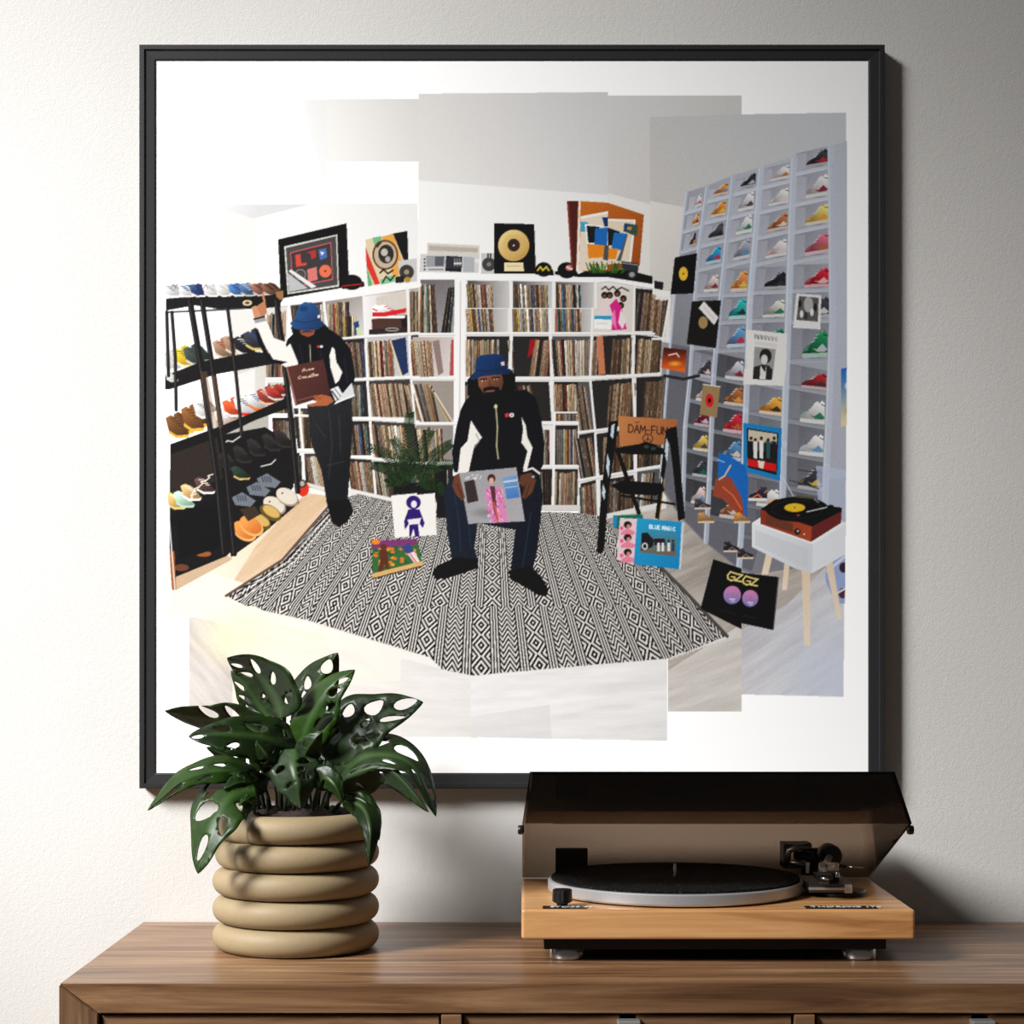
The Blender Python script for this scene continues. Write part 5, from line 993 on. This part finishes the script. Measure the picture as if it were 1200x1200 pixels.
leaves = [
 # far left pair
 ([(318, 872, 2.30), (285, 850, 2.31), (240, 842, 2.31), (193, 833, 2.30)], 17, 20, HS(3, 1), LF, (10, -10), .004, G(-.02, .02)),
 ([(352, 884, 2.25), (315, 866, 2.22), (265, 860, 2.19), (221, 863, 2.18)], 27, 22, [(.45, -.45, .075, .05, -.5), (.70, -.35, .06, .032, -.2), (.90, .2, .05, .018, .0), (.30, .55, .06, .03, .9), (.25, -.55, .05, .025, -.8), (.62, .6, .06, .025, .6)], LF, (-8, 10), .004, G(-.015, 0)),
 # upper left, folded
 ([(330, 842, 2.27), (322, 815, 2.26), (300, 788, 2.26), (266, 771, 2.25)], 30, 26, [(.25, -.5, .065, .035, -1.1), (.45, .5, .075, .022, .7), (.6, .55, .085, .022, .5), (.75, .45, .07, .02, .35), (.3, .5, .09, .026, .8), (.5, -.35, .06, .022, -.8), (.7, -.3, .07, .025, -.6), (.86, .3, .05, .015, .2)], LF, (14, -16), .004, G(-.005, .01)),
 ([(318, 846, 2.285), (304, 826, 2.285), (290, 806, 2.28), (271, 786, 2.28)], 20, 17, [(.35, .45, .1, .028, .4), (.55, .5, .1, .026, .35), (.75, .4, .08, .022, .25), (.4, -.5, .06, .022, -.6)], L3, (6, -6), 0, G(-.008, .015)),
 # upper right pair
 ([(352, 872, 2.30), (357, 840, 2.30), (374, 800, 2.30), (396, 765, 2.29)], 31, 30, [(.82, .1, .055, .045, .3), (.62, .45, .05, .03, .6), (.5, .25, .05, .026, .7), (.35, .62, .085, .02, .5), (.22, .5, .08, .018, .5), (.45, -.5, .06, .028, -.7), (.68, -.4, .05, .025, -.6)], LF, (8, 6), -.002, G(.01, .02)),
 ([(352, 880, 2.25), (362, 845, 2.23), (384, 808, 2.22), (416, 785, 2.22)], 17, 27, [(.38, -.55, .1, .05, -.55), (.7, -.4, .06, .03, -.4), (.55, -.55, .05, .03, -.5), (.82, -.2, .05, .022, -.2)], L2, (10, -4), .003, G(.01, 0)),
 # right, broad
 ([(382, 890, 2.26), (410, 855, 2.25), (448, 835, 2.25), (496, 823, 2.25)], 30, 32, [(.62, .35, .075, .055, .5), (.85, .25, .075, .04, .15), (.42, .55, .05, .04, .9), (.72, -.45, .085, .02, -.15), (.5, -.1, .04, .022, .5), (.35, -.5, .07, .03, -.5), (.22, .3, .05, .04, .9), (.5, -.62, .06, .016, -.3)], LF, (6, -6), .003, G(.02, .005)),
 ([(395, 905, 2.28), (400, 880, 2.29), (418, 862, 2.30), (450, 850, 2.30)], 26, 28, HS(2, 9), LF, (4, 4), 0, G(.025, .02)),
 # right, drooping
 ([(398, 912, 2.24), (432, 886, 2.22), (482, 896, 2.20), (511, 957, 2.18)], 23, 15, [(.4, .5, .075, .03, .35), (.6, .45, .07, .045, -.1), (.22, .4, .075, .03, .5), (.82, .4, .06, .022, 0), (.5, -.45, .05, .02, -.4), (.75, -.35, .05, .018, 0)], LF, (12, -14), .003, G(.03, 0)),
 ([(392, 925, 2.23), (418, 906, 2.205), (458, 902, 2.19), (503, 952, 2.175)], 6, 24, HS(3, 12, ln=.06, wd=.02), L3, (6, 10), .002, G(.03, -.015)),
 # left, arching
 ([(302, 915, 2.23), (262, 903, 2.205), (216, 914, 2.19), (173, 950, 2.17)], 13, 15, [(.3, -.35, .1, .034, -.15), (.78, .45, .075, .03, .1), (.5, .5, .05, .02, .5), (.55, -.5, .05, .02, -.3)], L2, (-6, 12), .003, G(-.035, 0)),
 # left, hanging in front of the pot
 ([(300, 925, 2.20), (268, 935, 2.175), (246, 972, 2.155), (232, 1024, 2.145)], 28, 30, [(.3, -.55, .12, .05, -.55), (.42, -.6, .05, .02, -.5), (.55, -.45, .09, .055, -.55), (.5, -.2, .04, .03, -.6), (.8, -.15, .075, .032, -.15), (.28, .5, .05, .04, .9), (.6, .45, .075, .035, .5), (.18, -.3, .06, .025, -.3)], L2, (-6, 8), .004, G(-.04, -.015)),
 ([(312, 925, 2.22), (296, 918, 2.205), (278, 918, 2.19), (262, 926, 2.18)], 12, 14, HS(2, 17, ln=.08, wd=.03), LF, (0, 8), 0, G(-.03, .01)),
 # right, hanging
 ([(402, 938, 2.205), (424, 946, 2.18), (434, 972, 2.155), (432, 1015, 2.15)], 15, 12, [(.3, .5, .07, .02, .3)], LF, (8, 4), .002, G(.04, -.02)),
 ([(404, 934, 2.20), (424, 938, 2.19), (440, 955, 2.18), (444, 985, 2.17)], 8, 7, [], LF, (6, 4), 0, G(.045, 0)),
 # centre, facing out
 ([(345, 878, 2.205), (345, 895, 2.185), (349, 920, 2.175), (353, 948, 2.18)], 26, 30, [(.3, .4, .06, .05, .9), (.55, .4, .06, .04, .8), (.45, .25, .035, .025, 0), (.4, -.5, .06, .028, -.8), (.65, -.4, .05, .022, -.7)], L3, (6, 6), .002, G(.0, -.02)),
 ([(330, 905, 2.215), (322, 892, 2.20), (312, 884, 2.19), (300, 868, 2.19)], 16, 18, HS(2, 21, ln=.07, wd=.025), LF, (4, 8), 0, G(-.015, -.015)),
 ([(372, 925, 2.205), (380, 912, 2.19), (392, 920, 2.18), (402, 940, 2.18)], 14, 12, [], LF, (4, 8), 0, G(.02, -.02)),
 ([(350, 900, 2.22), (360, 880, 2.20), (368, 868, 2.19), (377, 858, 2.19)], 13, 14, [(.45, .4, .07, .03, .6)], L3, (4, 6), 0, G(.005, -.01)),
 ([(330, 915, 2.27), (320, 885, 2.28), (318, 860, 2.28), (322, 838, 2.28)], 18, 20, HS(2, 23), LF, (4, 4), 0, G(-.01, .03)),
 ([(360, 915, 2.29), (375, 885, 2.30), (388, 862, 2.30), (402, 838, 2.30)], 26, 26, HS(2, 24), LF, (4, 4), 0, G(.015, .03)),
 ([(298, 948, 2.19), (293, 940, 2.18), (288, 938, 2.175), (280, 944, 2.17)], 6, 7, [], L2, (4, 4), 0, G(-.045, -.02)),
 ([(300, 912, 2.26), (285, 898, 2.26), (266, 886, 2.255), (242, 876, 2.25)], 12, 14, HS(2, 26, ln=.07), LF, (4, 6), 0, G(-.03, .02)),
]
for a in leaves: make_leaf(*a)
rs = random.Random(8)
for k in range(12):
    x, y = (rs.random() - .5) * .10, (rs.random() - .5) * .08
    h = .03 + .035 * rs.random(); ex, ey = x * 1.25 + (rs.random() - .5) * .02, y + (rs.random() - .5) * .02
    tube('stalk', [(x, y, PH - .012), ((x + ex) / 2 + .002, (y + ey) / 2, PH + h * .5), (ex, ey, PH + h)], [.0022, .0018, .0013], M['stem'], pot_o, 8)

# ---------------------------------------------------------------- record player
TY = 2.14                                         # front of the plinth
tx0, tx1 = at(611, 0, TY).x, at(1072.5, 0, TY).x; TB = 2.425
zt_ = CAM_Z - (1066 - VPY) * TY / FPX; zb_ = CAM_Z - (1101 - VPY) * TY / FPX; zbase = CAM_Z - (1112.5 - VPY) * (TY + .02) / FPX
tt = empty('record_player', ((tx0 + tx1) / 2, (TY + TB) / 2, TOP_Z)); tag(tt, 'honey wood record player with an opened smoked lid on the sideboard', 'record player')
TO = tt.location
def tb(name, lo, hi, mat, bev=.001, seg=2, parent=None, sm=False):
    o = box(name, Vector(lo) - TO, Vector(hi) - TO, mat, tt, bev, seg, sm)
    return o
def sub(o, parent):
    o.parent = parent; o.location = o.location - parent.location; return o
tb('plinth', (tx0, TY, zb_), (tx1, TB, zt_), M['honey'], .0042, 4, sm=False)
tb('base_tray', (tx0 + .025, TY + .02, zbase), (tx1 - .028, TB - .02, zb_), M['matte'], .001)
for fx, fyy in ((664, 2.185), (1006, 2.185), (664, 2.385), (1006, 2.385)):
    p = at(fx, 0, 2.185); x = p.x
    lathe('foot', [(.018, 0), (.0192, .0015), (.0192, zbase - TOP_Z - .001), (.0185, zbase - TOP_Z)], M['chrome'], tt, Vector((x, fyy, TOP_Z)) - TO, 40)
PCY = TY + .155; pcx = at(791, 0, PCY).x; pr = 149 * PCY / FPX
zp0 = zt_ + .0015; ptop = zt_ + .0135
platter = lathe('platter', [(pr - .004, 0), (pr - .0015, .0006), (pr, .0025), (pr, .0125), (pr - .0012, .0138), (pr - .004, .0142)], M['alu'], tt, Vector((pcx, PCY, zp0)) - TO, 128)
mt = lathe('slip_mat', [(pr - .004, 0), (pr - .0035, .0012), (pr - .0045, .0026), (.004, .0026)], M['felt'], platter, (0, 0, .0142), 96)
sp = lathe('spindle', [(.0021, 0), (.0021, .011), (.0016, .0138), (.0004, .0146)], M['chrome'], platter, (0, 0, .0165), 20)
# speed knob and printed plates
kx = at(659, 0, 2.165); kz = zt_
kn = lathe('speed_knob', [(.0062, 0), (.0062, .003), (.0108, .0055), (.0112, .0072), (.0108, .0182), (.0095, .0192)], M['ink_black'], tt, Vector((kx.x, 2.167, kz)) - TO, 36)
ln_ = box('pointer_line', (-.0012, -.0118, .006), (.0012, -.0100, .0185), M['gun'], kn, .0003)
def plate(x0p, x1p, y0, y1, txts, sz):
    xa, xb = at(x0p, 0, y0).x, at(x1p, 0, y0).x
    pl = tb('name_plate', (xa, y0, zt_ + .0001), (xb, y1, zt_ + .0008), M['ink_black'], 0)
    for txt, u in txts:
        cu = bpy.data.curves.new('lettering', 'FONT'); cu.body = txt; cu.size = sz; cu.extrude = .00012; cu.align_x = 'LEFT'
        ob = bpy.data.objects.new('lettering_curve', cu); COL.objects.link(ob)
        dg = bpy.context.evaluated_depsgraph_get(); m2 = bpy.data.meshes.new_from_object(ob.evaluated_get(dg)); bpy.data.objects.remove(ob)
        m2.materials.clear(); o = link('lettering', m2, pl, M['white_ink'])
        o.location = Vector((xa + (xb - xa) * u, y0 + (y1 - y0) * .38, zt_ + .00095)) - TO - pl.location
plate(636, 688, TY + .006, TY + .026, [('STOP', .17), ('33 45', .62)], .0115)
plate(945, 1029, TY + .006, TY + .026, [('THORENS', .08), ('TD 170', .58)], .0125)
# tone arm group at the back right
AY = 2.33
def ap(px, py, y=AY): return at(px, py, y) - TO
def abox(name, x0, y0, x1, y1, ya, yb, mat, bev=.0008):
    a = at(x0, y1, ya); b = at(x1, y0, ya); return tb(name, (a.x, ya, a.z), (b.x, yb, b.z), mat, bev)
zp = zt_
lathe('arm_base', [(.030, 0), (.030, .004), (.028, .006)], M['ink_black'], tt, Vector((at(984, 0, 2.27).x, 2.27, zp)) - TO, 48)
abox('arm_board', 948, 1036, 1000, 1046, 2.235, 2.32, M['gun'], .001)
abox('arm_board_trim', 948, 1040, 990, 1043, 2.230, 2.2345, M['alu'], .0006)
abox('cue_block', 990, 1037, 999, 1047, 2.228, 2.242, M['alu'], .0008)
abox('arm_pillar', 962, 1018, 984, 1040, 2.26, 2.29, M['ink_black'], .003)
yoke = bmesh.new()
for lo, hi in (((917, 992), (923, 1016)), ((917, 988), (950, 994)), ((917, 1010), (946, 1017))):
    a = at(lo[0], hi[1], 2.30); b = at(hi[0], lo[1], 2.30); bm_box(yoke, Vector((a.x, 2.29, a.z)) - TO, Vector((b.x, 2.325, b.z)) - TO, .001)
from_bm('gimbal_yoke', yoke, M['ink_black'], tt)
cr_ = bmesh.new()
bm_tube(cr_, [ap(922, 1011, 2.288), ap(924, 997, 2.288), ap(934, 993, 2.288), ap(950, 991, 2.288)], .0042, 10); bm_tube(cr_, [ap(923, 1010, 2.288), ap(936, 1012, 2.286), ap(946, 1014, 2.284)], .0030, 10)
from_bm('gimbal_ring', cr_, M['gun'], tt, True)
abox('bearing_cap', 932, 999, 955, 1009, 2.295, 2.315, M['matte'], .003)
lathe('counterweight', [(.012, -.014), (.0135, -.012), (.0135, .012), (.012, .014)], M['ink_black'], tt, ap(972, 1002, 2.36), 32, 'Y')
lathe('arm_rest_post', [(.0026, 0), (.0026, .0125)], M['chrome'], tt, ap(946.5, 1023, 2.275), 20)
tube('tone_arm', [ap(972, 1004, 2.35), ap(968, 1012, 2.30), ap(966, 1019, 2.255), ap(966, 1027, 2.225)], [.0042, .0042, .0036, .0032], M['alu'], tt, 14)
lathe('arm_collar', [(.0058, -.011), (.0062, -.010), (.0062, .010), (.0058, .011)], M['alu'], tt, ap(971, 1017, 2.262), 28, 'X')
lathe('collar_screw', [(.0030, 0), (.0030, .005), (.002, .0058)], M['chrome'], tt, ap(964, 1016, 2.255), 18); lathe('collar_screw', [(.0030, 0), (.0030, .005), (.002, .0058)], M['chrome'], tt, ap(980, 1017, 2.255), 18); lathe('collar_screw', [(.0026, 0), (.0026, .005), (.002, .0058)], M['chrome'], tt, ap(981, 1028, 2.25), 18)
hs = abox('head_shell', 957, 1025, 976, 1031, 2.205, 2.235, M['ink_black'], .001)
abox('cartridge', 960, 1030, 972, 1036, 2.208, 2.228, M['gun'], .0008)
tube('finger_lift', [ap(961, 1029, 2.207), ap(966, 1029.5, 2.202), ap(971, 1030.5, 2.202)], .0014, M['chrome'], tt, 8)
tube('cue_lever', [ap(978, 1013, 2.27), ap(992, 1016, 2.268)], [.0022, .0018], M['ink_black'], tt, 10)
tube('cue_lever_tip', [ap(991.5, 1016, 2.268), ap(1012, 1016.5, 2.266)], [.0012, .0009], M['chrome'], tt, 10)
# hinge block
tb('lid_hinge', (at(651, 0, 2.41).x, 2.402, zt_ - .004), (at(688.5, 0, 2.41).x, 2.418, CAM_Z - (995 - VPY) * 2.402 / FPX), M['matte'], .001)
tb('lid_hinge', (at(940, 0, 2.41).x, 2.402, zt_ - .004), (at(977, 0, 2.41).x, 2.418, CAM_Z - (995 - VPY) * 2.402 / FPX), M['matte'], .001)
# lid: a moulded tray with slanting sides, hinged at the back and tipped open
def build_lid():
    ang = math.radians(19.0)
    W2 = (tx1 - tx0) / 2 - .001; D = .283; Hh = .068; ins = .0085; insf = .034; insb = .016; th = .003
    def lp(x, d, h):                                # x across, d from the hinge towards the front, h out of the rim plane
        return Vector((x, -d * math.cos(ang) - h * -math.sin(ang), d * math.sin(ang) + h * math.cos(ang)))
    bm = bmesh.new()
    def shell(t):
        rim = [lp(-W2 + t, 0 + t, 0), lp(W2 - t, 0 + t, 0), lp(W2 - t, D - t, 0), lp(-W2 + t, D - t, 0)]
        top = [lp(-W2 + ins + t, insb + t, Hh - t), lp(W2 - ins - t, insb + t, Hh - t), lp(W2 - ins - t, D - insf - t, Hh - t), lp(-W2 + ins + t, D - insf - t, Hh - t)]
        return [bm.verts.new(p) for p in rim], [bm.verts.new(p) for p in top]
    r0, t0 = shell(0); r1, t1 = shell(th)
    for k in range(4):
        j = (k + 1) % 4
        bm.faces.new((r0[k], r0[j], t0[j], t0[k])); bm.faces.new((r1[j], r1[k], t1[k], t1[j])); bm.faces.new((r0[j], r0[k], r1[k], r1[j]))
    bm.faces.new(t0); bm.faces.new(t1[::-1])
    o = from_bm('dust_cover', bm, M['smoke'], tt, False, Vector(((tx0 + tx1) / 2, TB - .004, zt_ + .001)) - TO)
    o['label'] = 'smoked brown clear acrylic lid tipped open'
    for s in (-1, 1):
        p = lp(s * (W2 + .0015), D - .018, -.003)
        lathe('rubber_bumper', [(.0042, -.0035), (.0052, -.002), (.0052, .002), (.0042, .0035)], M['ink_black'], o, p, 20, 'X')
build_lid()
